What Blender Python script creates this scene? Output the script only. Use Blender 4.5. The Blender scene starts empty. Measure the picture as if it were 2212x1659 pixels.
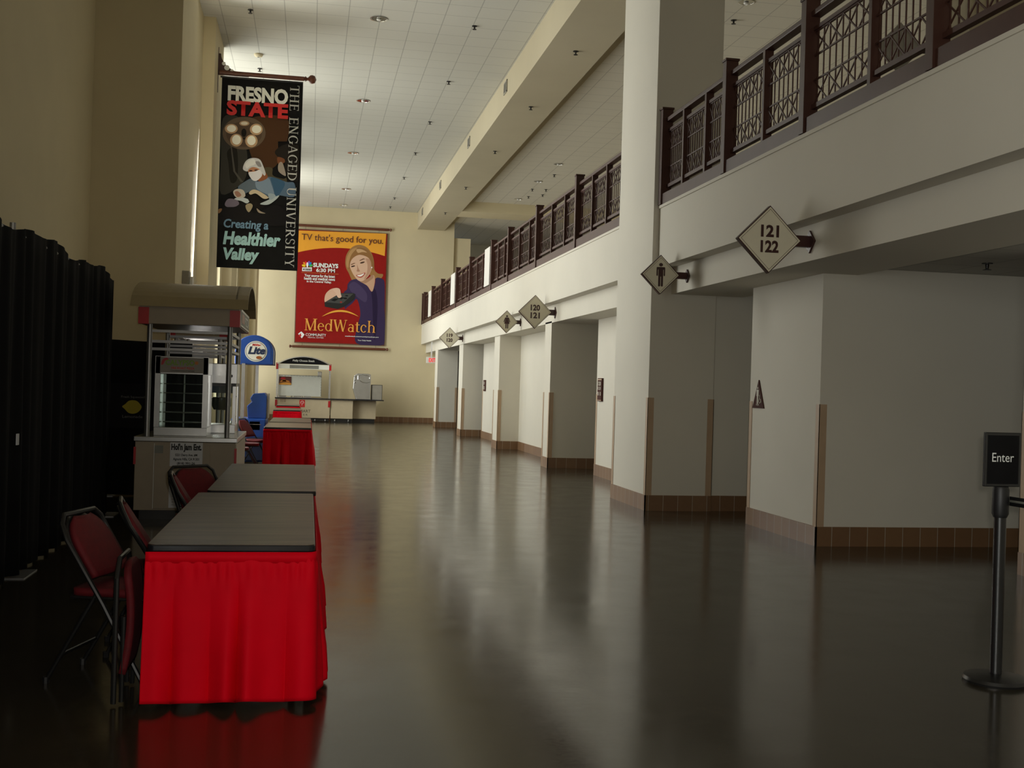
import bpy, bmesh, math, random
from mathutils import Vector, Matrix
random.seed(7)
SC = bpy.context.scene
COL = SC.collection

# ------------------------------------------------------------------ camera
F_PX = 2400.0
cam_d = bpy.data.cameras.new('camera'); cam = bpy.data.objects.new('camera', cam_d); COL.objects.link(cam)
cam_d.sensor_fit = 'HORIZONTAL'; cam_d.sensor_width = 36.0; cam_d.lens = 36.0 * F_PX / 2212.0
cam_d.clip_start = 0.05; cam_d.clip_end = 300
_yaw = math.atan(438 / F_PX); _pitch = math.atan(6.6 / F_PX); _roll = 0.030
_f = Vector((math.sin(_yaw) * math.cos(_pitch), math.cos(_yaw) * math.cos(_pitch), math.sin(_pitch)))
_r0 = Vector((math.cos(_yaw), -math.sin(_yaw), 0)); _u0 = _r0.cross(_f)
_r = _r0 * math.cos(_roll) + _u0 * math.sin(_roll); _u = -_r0 * math.sin(_roll) + _u0 * math.cos(_roll)
_m = Matrix((_r, _u, -_f)).transposed().to_4x4(); _m.translation = (0, 0, 1.5)
cam.matrix_world = _m
SC.camera = cam

# ------------------------------------------------------------------ world, lights, exposure
W = bpy.data.worlds.new('sky'); SC.world = W; W.use_nodes = True
_bg = W.node_tree.nodes['Background']; _bg.inputs[0].default_value = (0.80, 0.90, 1.0, 1); _bg.inputs[1].default_value = 0.3
SC.view_settings.view_transform = 'Standard'; SC.view_settings.look = 'None'
SC.view_settings.exposure = 0.0; SC.view_settings.gamma = 1.0
try: SC.view_settings.use_curve_mapping = False
except Exception: pass
SC.cycles.use_denoising = True
SC.cycles.max_bounces = 10; SC.cycles.diffuse_bounces = 6; SC.cycles.glossy_bounces = 4; SC.cycles.transparent_max_bounces = 12
SC.cycles.sample_clamp_indirect = 6.0
SC.cycles.caustics_reflective = False; SC.cycles.caustics_refractive = False

def area(name, loc, rot, sx, sy, power, color=(1, 1, 1)):
    l = bpy.data.lights.new(name, 'AREA'); l.shape = 'RECTANGLE'; l.size = sx; l.size_y = sy
    l.energy = power; l.color = color
    o = bpy.data.objects.new(name, l); COL.objects.link(o); o.location = loc; o.rotation_euler = rot
    return o
DAY = (1.0, 0.97, 0.90)
# daylight behind each bay of tall windows in the left wall: (y0, y1, watts per square metre)
TILT = -math.pi / 2
area('window_daylight', (-3.0, 20.2, 4.5), (0, TILT - .1, -.9), 7.0, 2.5, 980, DAY)          # bay nearest the camera: turned to brighten the pillar and near right wall
area('window_ground_bounce', (-2.9, 19.4, 4.2), (0, TILT - .9, 0), 6.0, 2.3, 60, DAY)
area('window_daylight', (-2.40, 24.95, 4.5), (0, TILT, 0), 7.3, 3.3, 500, DAY)
area('window_ground_bounce', (-2.9, 25.0, 4.2), (0, TILT - .9, 0), 6.0, 3.3, 40, DAY)
area('window_daylight', (-2.40, 31.0, 4.5), (0, TILT, 0), 7.3, 3.4, 270, DAY)
area('window_daylight', (-2.40, 37.05, 4.5), (0, TILT, 0), 7.3, 3.3, 700, DAY)
area('window_daylight', (-2.40, 42.2, 4.5), (0, TILT, 0), 7.3, 2.3, 180, DAY)
area('unseen_entrance_light', (-3.36, -3.3, 1.9), (0, TILT, 0), 3.5, 6.5, 620, DAY)              # unseen glazed entrance behind the camera, added to light the near end
# the flash of the camera that took the picture
fl = bpy.data.lights.new('camera_flash', 'POINT'); fl.energy = 210; fl.shadow_soft_size = 0.03; fl.color = (1, 0.95, 0.88)
flo = bpy.data.objects.new('camera_flash', fl); COL.objects.link(flo); flo.location = (0.05, 0.0, 1.56)

# ------------------------------------------------------------------ materials
def nt(name):
    m = bpy.data.materials.new(name); m.use_nodes = True
    return m, m.node_tree, m.node_tree.nodes['Principled BSDF']
def mat(name, c, rough=.5, metal=0., spec=.5, var=.06, scale=6., bump=0., bscale=80., sheen=0., coat=0.):
    m, t, p = nt(name); N = t.nodes; L = t.links
    tc = N.new('ShaderNodeTexCoord')
    nz = N.new('ShaderNodeTexNoise'); nz.inputs['Scale'].default_value = scale; nz.inputs['Detail'].default_value = 4
    L.new(tc.outputs['Object'], nz.inputs['Vector'])
    r = N.new('ShaderNodeValToRGB'); e = r.color_ramp.elements
    e[0].position = .3; e[1].position = .7
    e[0].color = (*[max(0, v * (1 - var)) for v in c], 1); e[1].color = (*[min(1, v * (1 + var)) for v in c], 1)
    L.new(nz.outputs['Fac'], r.inputs['Fac']); L.new(r.outputs['Color'], p.inputs['Base Color'])
    p.inputs['Roughness'].default_value = rough; p.inputs['Metallic'].default_value = metal
    p.inputs['Specular IOR Level'].default_value = spec
    if sheen: p.inputs['Sheen Weight'].default_value = sheen
    if coat: p.inputs['Coat Weight'].default_value = coat; p.inputs['Coat Roughness'].default_value = .1
    if bump:
        n2 = N.new('ShaderNodeTexNoise'); n2.inputs['Scale'].default_value = bscale; n2.inputs['Detail'].default_value = 3
        L.new(tc.outputs['Object'], n2.inputs['Vector'])
        b = N.new('ShaderNodeBump'); b.inputs['Strength'].default_value = bump; b.inputs['Distance'].default_value = .01
        L.new(n2.outputs['Fac'], b.inputs['Height']); L.new(b.outputs['Normal'], p.inputs['Normal'])
    return m
def math_node(t, op, a, b=None, c=None):
    n = t.nodes.new('ShaderNodeMath'); n.operation = op
    for i, v in enumerate((a, b, c)):
        if v is None: continue
        if isinstance(v, (int, float)): n.inputs[i].default_value = v
        else: t.links.new(v, n.inputs[i])
    return n.outputs[0]
def mixc(t, fac, a, b):
    n = t.nodes.new('ShaderNodeMix'); n.data_type = 'RGBA'
    if isinstance(fac, (int, float)): n.inputs['Factor'].default_value = fac
    else: t.links.new(fac, n.inputs['Factor'])
    for k, v in (('A', a), ('B', b)):
        s = [i for i in n.inputs if i.name == k and i.type == 'RGBA'][0]
        if isinstance(v, tuple): s.default_value = (*v, 1)
        else: t.links.new(v, s)
    return [o for o in n.outputs if o.type == 'RGBA'][0]
def noise(t, vec, scale, detail=4):
    n = t.nodes.new('ShaderNodeTexNoise'); n.inputs['Scale'].default_value = scale; n.inputs['Detail'].default_value = detail
    if vec is not None: t.links.new(vec, n.inputs['Vector'])
    return n.outputs['Fac']
def pos_xyz(t):
    g = t.nodes.new('ShaderNodeNewGeometry'); s = t.nodes.new('ShaderNodeSeparateXYZ')
    t.links.new(g.outputs['Position'], s.inputs[0])
    sn = t.nodes.new('ShaderNodeSeparateXYZ'); t.links.new(g.outputs['True Normal'], sn.inputs[0])
    return g, s.outputs, sn.outputs
def line(t, coord, period, width, offset=0.):
    f = math_node(t, 'FRACT', math_node(t, 'MULTIPLY_ADD', coord, 1. / period, offset))
    return math_node(t, 'LESS_THAN', f, width / period)

def m_ceiling(name, c, px=.572, ox=0., py=.572):
    m, t, p = nt(name); g, P, Nn = pos_xyz(t)
    lx = line(t, P[0], px, .016, ox); ly = line(t, P[1], py, .014)
    n = noise(t, g.outputs['Position'], 90., 2); n2 = noise(t, g.outputs['Position'], 1.3, 2)
    base = mixc(t, n, tuple(v * .93 for v in c), tuple(min(1, v * 1.05) for v in c))
    base = mixc(t, math_node(t, 'MULTIPLY', n2, .25), base, tuple(v * .85 for v in c))
    d = tuple(v * .55 for v in c)
    base = mixc(t, math_node(t, 'MULTIPLY', ly, .7), base, d)
    base = mixc(t, math_node(t, 'MULTIPLY', lx, .75), base, d)
    t.links.new(base, p.inputs['Base Color']); p.inputs['Roughness'].default_value = .9; p.inputs['Specular IOR Level'].default_value = .1
    return m
def m_tilebase(name):
    m, t, p = nt(name); g, P, Nn = pos_xyz(t)
    ax = math_node(t, 'GREATER_THAN', math_node(t, 'ABSOLUTE', Nn[0]), .5)
    inv = math_node(t, 'SUBTRACT', 1., ax)
    co = math_node(t, 'ADD', math_node(t, 'MULTIPLY', P[1], ax), math_node(t, 'MULTIPLY', P[0], inv))
    ln = line(t, co, .193, .0065, .12)
    idx = math_node(t, 'FLOOR', math_node(t, 'MULTIPLY_ADD', co, 1 / .193, .12))
    wn = t.nodes.new('ShaderNodeTexWhiteNoise'); wn.noise_dimensions = '1D'; t.links.new(idx, wn.inputs['W'])
    base = mixc(t, wn.outputs['Value'], (.20, .105, .050), (.26, .15, .075))
    base = mixc(t, math_node(t, 'MULTIPLY', noise(t, g.outputs['Position'], 14., 4), .35), base, (.15, .075, .035))
    base = mixc(t, ln, base, (.40, .36, .29))
    t.links.new(base, p.inputs['Base Color']); p.inputs['Roughness'].default_value = .42
    return m
def m_floor(name):
    m, t, p = nt(name); g, P, Nn = pos_xyz(t); pos = g.outputs['Position']
    n1 = noise(t, pos, .55, 5); n2 = noise(t, pos, 3.2, 6); n3 = noise(t, pos, 40., 3)
    base = mixc(t, n1, (.024, .019, .011), (.050, .042, .028))
    base = mixc(t, math_node(t, 'MULTIPLY', n2, .5), base, (.026, .021, .012))
    jl = math_node(t, 'MAXIMUM', line(t, P[1], 7.35, .02, -.23), line(t, P[0], 6.1, .012, .35))
    vo = t.nodes.new('ShaderNodeTexVoronoi'); vo.feature = 'DISTANCE_TO_EDGE'; vo.inputs['Scale'].default_value = .33
    wp = t.nodes.new('ShaderNodeVectorMath'); wp.operation = 'MULTIPLY_ADD'
    nv = t.nodes.new('ShaderNodeTexNoise'); nv.inputs['Scale'].default_value = 1.4; nv.inputs['Detail'].default_value = 5; t.links.new(pos, nv.inputs['Vector'])
    t.links.new(nv.outputs['Color'], wp.inputs[0]); wp.inputs[1].default_value = (.7, .7, 0); t.links.new(pos, wp.inputs[2]); t.links.new(wp.outputs[0], vo.inputs['Vector'])
    cr = math_node(t, 'MULTIPLY', math_node(t, 'LESS_THAN', vo.outputs['Distance'], .0018), .45)
    base = mixc(t, math_node(t, 'MAXIMUM', math_node(t, 'MULTIPLY', jl, .8), cr), base, (.008, .007, .005))
    sp = math_node(t, 'GREATER_THAN', noise(t, pos, 26., 2), .765)
    base = mixc(t, math_node(t, 'MULTIPLY', sp, .5), base, (.16, .14, .10))
    t.links.new(base, p.inputs['Base Color'])
    rr = t.nodes.new('ShaderNodeMapRange'); t.links.new(math_node(t, 'ADD', math_node(t, 'MULTIPLY', n2, .6), math_node(t, 'MULTIPLY', n3, .4)), rr.inputs[0])
    rr.inputs[1].default_value = .3; rr.inputs[2].default_value = .7; rr.inputs[3].default_value = .11; rr.inputs[4].default_value = .20
    t.links.new(rr.outputs[0], p.inputs['Roughness'])
    p.inputs['Specular IOR Level'].default_value = .62
    b = t.nodes.new('ShaderNodeBump'); b.inputs['Strength'].default_value = .018; b.inputs['Distance'].default_value = .02
    mp = t.nodes.new('ShaderNodeMapping'); mp.inputs['Scale'].default_value = (1.4, 3.2, 1); t.links.new(pos, mp.inputs['Vector'])
    t.links.new(noise(t, mp.outputs[0], 1.6, 3), b.inputs['Height']); t.links.new(b.outputs['Normal'], p.inputs['Normal'])
    return m
def m_glass(name, tint=(.9, .95, .93), refl=.12):
    m, t, p = nt(name); t.nodes.remove(p)
    tr = t.nodes.new('ShaderNodeBsdfTransparent'); tr.inputs[0].default_value = (*tint, 1)
    gl = t.nodes.new('ShaderNodeBsdfGlossy'); gl.inputs['Roughness'].default_value = .03
    lw = t.nodes.new('ShaderNodeLayerWeight'); lw.inputs[0].default_value = .5
    sch = math_node(t, 'MULTIPLY_ADD', math_node(t, 'POWER', lw.outputs['Facing'], 5.), .9, refl * .4)
    mx = t.nodes.new('ShaderNodeMixShader')
    t.links.new(sch, mx.inputs[0]); t.links.new(tr.outputs[0], mx.inputs[1]); t.links.new(gl.outputs[0], mx.inputs[2])
    t.links.new(mx.outputs[0], t.nodes['Material Output'].inputs['Surface'])
    return m
def m_laminate(name):
    m, t, p = nt(name); tc = t.nodes.new('ShaderNodeTexCoord'); mp = t.nodes.new('ShaderNodeMapping')
    mp.inputs['Scale'].default_value = (1.2, 9., 1); t.links.new(tc.outputs['Object'], mp.inputs['Vector'])
    n = noise(t, mp.outputs[0], 1.6, 7); r = t.nodes.new('ShaderNodeValToRGB'); e = r.color_ramp.elements
    e[0].position = .32; e[1].position = .70; e[0].color = (.030, .018, .008, 1); e[1].color = (.12, .078, .038, 1)
    t.links.new(n, r.inputs['Fac']); t.links.new(r.outputs['Color'], p.inputs['Base Color']); p.inputs['Roughness'].default_value = .38
    return m
def m_print(name, rough=.45):
    m, t, p = nt(name); a = t.nodes.new('ShaderNodeAttribute'); a.attribute_name = 'ink'
    t.links.new(a.outputs['Color'], p.inputs['Base Color']); p.inputs['Roughness'].default_value = rough; p.inputs['Specular IOR Level'].default_value = .1
    return m
def m_glow(name, c, s):
    m, t, p = nt(name); p.inputs['Base Color'].default_value = (*c, 1); p.inputs['Emission Color'].default_value = (*c, 1); p.inputs['Emission Strength'].default_value = s
    return m

M = dict(
 bounce_floor=mat('pale_bounce_floor', (.55, .50, .40), .5, var=.1, scale=40),  # made up pale so the unseen upper floor bounces light onto its ceiling
 cream=mat('cream_paint', (.66, .575, .385), .75, spec=.25, var=.03, scale=1.2, bump=.05, bscale=120),
 offwhite=mat('off_white_paint', (.70, .665, .575), .7, spec=.25, var=.025, scale=1.0, bump=.05, bscale=120),
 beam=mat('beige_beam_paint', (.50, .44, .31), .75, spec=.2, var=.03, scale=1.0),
 ceil=m_ceiling('ceiling_tiles', (.57, .555, .49), ox=.12), ceil_up=m_ceiling('upper_ceiling_tiles', (.68, .64, .54)), ceil_low=m_ceiling('low_ceiling_tiles', (.55, .54, .50)),
 floor=m_floor('polished_concrete'), tile=m_tilebase('brown_base_tile'),
 guard=mat('tan_corner_guard', (.47, .33, .21), .5, var=.04), grout=mat('dark_gap', (.02, .018, .015), .8),
 rail=mat('dark_brown_enamel', (.070, .030, .022), .42, spec=.3, var=.1), white=mat('white_panel', (.80, .79, .74), .4, var=.02),
 maroon=mat('maroon_enamel', (.045, .012, .009), .35), signface=mat('sign_cream_face', (.72, .67, .52), .5, var=.03), signline=mat('sign_brown_line', (.06, .03, .02), .5),
 cherry=mat('cherry_wood_pole', (.13, .040, .018), .35, var=.2, scale=20), black=mat('black_enamel', (.012, .012, .012), .35), blackm=mat('black_plastic', (.010, .010, .011), .5),
 drape=mat('black_drape_cloth', (.006, .006, .0065), .9, spec=.15, var=.2, scale=3), vinyl=mat('black_vinyl', (.006, .006, .007), .6, spec=.12, var=.2),
 red=mat('red_polyester', (.80, .0015, .014), .6, spec=.06, var=.04), redpad=mat('dark_red_upholstery', (.12, .001, .005), .75, var=.15, scale=30, bump=.2, bscale=300),
 laminate=m_laminate('brown_laminate'), edge=mat('black_edge_band', (.012, .012, .016), .25), standbeige=mat('pale_beige_panel', (.56, .47, .32), .45, var=.03), steelgrey=mat('grey_metal', (.30, .30, .30), .4, .8),
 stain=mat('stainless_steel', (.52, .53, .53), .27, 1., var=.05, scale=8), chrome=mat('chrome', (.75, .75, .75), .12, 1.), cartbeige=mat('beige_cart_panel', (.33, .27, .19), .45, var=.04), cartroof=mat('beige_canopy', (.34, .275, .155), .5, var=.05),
 redpl=mat('red_plastic', (.45, .006, .010), .4), paper=mat('white_paper', (.62, .63, .66), .8, var=.02), ink=mat('black_ink', (.015, .015, .017), .6), greysign=mat('grey_sign_plate', (.20, .20, .17), .5), silverletters=mat('silver_letters', (.55, .54, .5), .4),
 glass=m_glass('clear_glass'), glass2=m_glass('window_glass', (.95, .97, .97), .1), blue=mat('bright_blue_plastic', (.012, .075, .40), .35, var=.05), dblue=mat('dark_blue_plastic', (.012, .028, .09), .4), gold=mat('amber_oval', (.35, .10, .02), .4),
 tanmetal=mat('tan_metal', (.42, .37, .28), .4), frame=mat('window_frame_bronze', (.06, .05, .04), .4, .3), whiteink=mat('white_ink', (.80, .82, .80), .5, var=.02), redink=mat('red_ink', (.62, .012, .014), .5), cyan1=mat('light_cyan_ink', (.36, .62, .66), .5), cyan2=mat('steel_blue_ink', (.14, .27, .42), .5),
 silverink=mat('silver_ink', (.52, .53, .52), .5), posterred=mat('crimson_print', (.30, .012, .010), .6, spec=.1), gold2=mat('amber_ink', (.80, .36, .05), .5), maroonink=mat('brown_ink', (.10, .018, .010), .5), bannerprint=m_print('printed_vinyl'), yellow=mat('lemon_yellow', (.42, .34, .01), .6), dimletters=mat('grey_letters', (.13, .13, .13), .7),
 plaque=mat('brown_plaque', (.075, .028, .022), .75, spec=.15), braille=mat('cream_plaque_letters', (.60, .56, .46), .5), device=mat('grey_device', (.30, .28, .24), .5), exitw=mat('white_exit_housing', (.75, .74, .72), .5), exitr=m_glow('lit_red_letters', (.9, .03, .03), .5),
 lamp=mat('chrome_reflector', (.85, .85, .83), .2, .9), ventm=mat('grey_grille', (.33, .31, .26), .5), green=mat('green_ink', (.20, .36, .02), .5), orange=mat('orange_ink', (.6, .2, .02), .5), board=mat('white_menu_board', (.78, .79, .72), .4, var=.02), kettle=mat('black_kettle', (.04, .05, .06), .25, .5),
)

# ------------------------------------------------------------------ mesh builder
class MB:
    def __init__(s): s.v = []; s.f = []; s.mi = []; s.k = 0
    def face(s, pts):
        b = len(s.v); s.v += [tuple(p) for p in pts]; s.f.append(tuple(range(b, b + len(pts)))); s.mi.append(s.k); return s
    def box(s, x0, y0, z0, x1, y1, z1):
        if x0 > x1: x0, x1 = x1, x0
        if y0 > y1: y0, y1 = y1, y0
        if z0 > z1: z0, z1 = z1, z0
        b = len(s.v); s.v += [(x0, y0, z0), (x1, y0, z0), (x1, y1, z0), (x0, y1, z0), (x0, y0, z1), (x1, y0, z1), (x1, y1, z1), (x0, y1, z1)]
        for q in ((0, 3, 2, 1), (4, 5, 6, 7), (0, 1, 5, 4), (1, 2, 6, 5), (2, 3, 7, 6), (3, 0, 4, 7)): s.f.append(tuple(b + i for i in q)); s.mi.append(s.k)
        return s
    def bar(s, a, b, w, h=None, up=(0, 0, 1)):
        a = Vector(a); b = Vector(b); h = w if h is None else h; d = (b - a).normalized(); u = Vector(up)
        if abs(d.dot(u)) > .98: u = Vector((0, 1, 0))
        x = d.cross(u).normalized(); y = x.cross(d).normalized(); n = len(s.v)
        for p in (a, b):
            for i, j in ((-1, -1), (1, -1), (1, 1), (-1, 1)): s.v.append(tuple(p + x * (i * w / 2) + y * (j * h / 2)))
        for q in ((0, 1, 2, 3), (7, 6, 5, 4), (0, 4, 5, 1), (1, 5, 6, 2), (2, 6, 7, 3), (3, 7, 4, 0)): s.f.append(tuple(n + i for i in q)); s.mi.append(s.k)
        return s
    def tube(s, pts, r, n=10, cap=True):
        pts = [Vector(p) for p in pts]; rs = r if isinstance(r, (list, tuple)) else [r] * len(pts); base = len(s.v); pu = None
        for i, p in enumerate(pts):
            d = (pts[min(i + 1, len(pts) - 1)] - pts[max(i - 1, 0)]).normalized()
            u = pu if pu is not None else (Vector((0, 0, 1)) if abs(d.z) < .9 else Vector((1, 0, 0)))
            x = d.cross(u)
            if x.length < 1e-5: x = d.cross(Vector((0, 1, 0)))
            x.normalize(); y = x.cross(d).normalized(); pu = y
            for k in range(n):
                a = 2 * math.pi * k / n; s.v.append(tuple(p + (x * math.cos(a) + y * math.sin(a)) * rs[i]))
        for i in range(len(pts) - 1):
            for k in range(n):
                s.f.append((base + i * n + k, base + i * n + (k + 1) % n, base + (i + 1) * n + (k + 1) % n, base + (i + 1) * n + k)); s.mi.append(s.k)
        if cap:
            s.f.append(tuple(base + k for k in reversed(range(n)))); s.mi.append(s.k)
            s.f.append(tuple(base + (len(pts) - 1) * n + k for k in range(n))); s.mi.append(s.k)
        return s
    def lathe(s, prof, c=(0, 0, 0), n=24, axis='z'):
        base = len(s.v); c = Vector(c)
        for r, h in prof:
            for k in range(n):
                a = 2 * math.pi * k / n; q = (r * math.cos(a), r * math.sin(a), h)
                if axis == 'y': q = (q[0], q[2], q[1])
                if axis == 'x': q = (q[2], q[0], q[1])
                s.v.append(tuple(c + Vector(q)))
        for i in range(len(prof) - 1):
            for k in range(n):
                s.f.append((base + i * n + k, base + i * n + (k + 1) % n, base + (i + 1) * n + (k + 1) % n, base + (i + 1) * n + k)); s.mi.append(s.k)
        s.f.append(tuple(base + k for k in reversed(range(n)))); s.mi.append(s.k)
        s.f.append(tuple(base + (len(prof) - 1) * n + k for k in range(n))); s.mi.append(s.k)
        return s
    def prism(s, pts, o, ex, ey, ez, d):
        """2-D outline pts extruded by d along ez from the plane through o"""
        o = Vector(o); ex = Vector(ex); ey = Vector(ey); ez = Vector(ez); n = len(pts); b = len(s.v)
        for k in (0, d):
            for x, y in pts: s.v.append(tuple(o + ex * x + ey * y + ez * k))
        s.f.append(tuple(b + i for i in reversed(range(n)))); s.mi.append(s.k)
        s.f.append(tuple(b + n + i for i in range(n))); s.mi.append(s.k)
        for i in range(n):
            j = (i + 1) % n; s.f.append((b + i, b + j, b + n + j, b + n + i)); s.mi.append(s.k)
        return s
    def grid(s, fn, nu, nv):
        b = len(s.v)
        for j in range(nv + 1):
            for i in range(nu + 1): s.v.append(tuple(fn(i / nu, j / nv)))
        for j in range(nv):
            for i in range(nu):
                s.f.append((b + j * (nu + 1) + i, b + j * (nu + 1) + i + 1, b + (j + 1) * (nu + 1) + i + 1, b + (j + 1) * (nu + 1) + i)); s.mi.append(s.k)
        return s
    def build(s, name, mats, parent=None, bevel=0., label=None, smooth=True, fix=True, solid=0.):
        me = bpy.data.meshes.new(name); me.from_pydata(s.v, [], s.f); me.update()
        mats = mats if isinstance(mats, (list, tuple)) else [mats]
        for m in mats: me.materials.append(m)
        for p, k in zip(me.polygons, s.mi): p.material_index = k
        if fix:
            bm = bmesh.new(); bm.from_mesh(me); bmesh.ops.recalc_face_normals(bm, faces=bm.faces); bm.to_mesh(me); bm.free()
        if smooth: me.shade_smooth(); me.set_sharp_from_angle(angle=math.radians(38))
        o = bpy.data.objects.new(name, me); COL.objects.link(o)
        if parent is not None: o.parent = parent
        if solid:
            sm = o.modifiers.new('thickness', 'SOLIDIFY'); sm.thickness = solid; sm.offset = 0
        if bevel:
            bv = o.modifiers.new('bevel', 'BEVEL'); bv.width = bevel; bv.segments = 2; bv.limit_method = 'ANGLE'; bv.angle_limit = math.radians(50)
        if label: o['label'] = label
        return o
def tag(o, label, cat, group=None):
    o['label'] = label; o['category'] = cat
    if group: o['group'] = group
    return o
def thing(name, label, cat, loc=(0, 0, 0), rz=0., group=None):
    o = bpy.data.objects.new(name, None); COL.objects.link(o); o.location = loc; o.rotation_euler = (0, 0, rz); o.empty_display_size = .1
    return tag(o, label, cat, group)
def struct(o): o['kind'] = 'structure'; return o
def dup(root, loc, rz, label, group=None):
    r = root.copy(); COL.objects.link(r); r.location = loc; r.rotation_euler = (0, 0, rz); r['label'] = label
    if group: r['group'] = group
    for ch in list(root.children):
        c = ch.copy(); COL.objects.link(c); c.parent = r
        for g in list(ch.children):
            d = g.copy(); COL.objects.link(d); d.parent = c
    return r

# ------------------------------------------------------------------ lettering
FRONT = ((1, 0, 0), (0, 0, 1), (0, -1, 0))      # plane that faces the camera end of the hall
def lettering(name, parent, text, o, box, m, plane=FRONT, bold=0., shear=0., depth=.002, label=None):
    """text fitted to box (x0, y0, x1, y1) in the plane through o"""
    cu = bpy.data.curves.new('t', 'FONT'); cu.body = text; cu.size = 1; cu.offset = bold; cu.shear = shear; cu.resolution_u = 3
    tmp = bpy.data.objects.new('t', cu); me = bpy.data.meshes.new_from_object(tmp)
    bpy.data.objects.remove(tmp); bpy.data.curves.remove(cu)
    xs = [v.co.x for v in me.vertices]; ys = [v.co.y for v in me.vertices]
    x0, x1, y0, y1 = min(xs), max(xs), min(ys), max(ys); ex, ey, ez = (Vector(q) for q in plane); o = Vector(o)
    for v in me.vertices:
        a = box[0] + (v.co.x - x0) / (x1 - x0) * (box[2] - box[0]); b = box[1] + (v.co.y - y0) / (y1 - y0) * (box[3] - box[1])
        v.co = o + ex * a + ey * b + ez * depth
    me.materials.append(m); me.update()
    ob = bpy.data.objects.new(name, me); COL.objects.link(ob); ob.parent = parent
    if label: ob['label'] = label
    return ob
def S_stem(x, y0, y1, w, s=.09, sv=(1, 1)):
    q = [[(x - w / 2, y0), (x + w / 2, y0), (x + w / 2, y1), (x - w / 2, y1)]]
    for y, d, on in ((y0, .045, sv[0]), (y1, -.045, sv[1])):
        if on: q.append([(x - w / 2 - s, y), (x + w / 2 + s, y), (x + w / 2 + s, y + d), (x - w / 2 - s, y + d)])
    return q
def S_line(x0, y0, x1, y1, w): return [[(x0 - w / 2, y0), (x0 + w / 2, y0), (x1 + w / 2, y1), (x1 - w / 2, y1)]]
def S_bar(x0, x1, y, h=.055): return [[(x0, y), (x1, y), (x1, y + h), (x0, y + h)]]
def S_arc(cx, cy, rx, ry, a0, a1, wx, wy=.055, n=14):
    q = []
    P = lambda a, k: (cx + (rx - k * wx) * math.cos(a), cy + (ry - k * wy) * math.sin(a))
    for i in range(n):
        a = math.radians(a0 + (a1 - a0) * i / n); b = math.radians(a0 + (a1 - a0) * (i + 1) / n); q.append([P(a, 0), P(b, 0), P(b, 1), P(a, 1)])
    return q
T_ = .13
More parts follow.
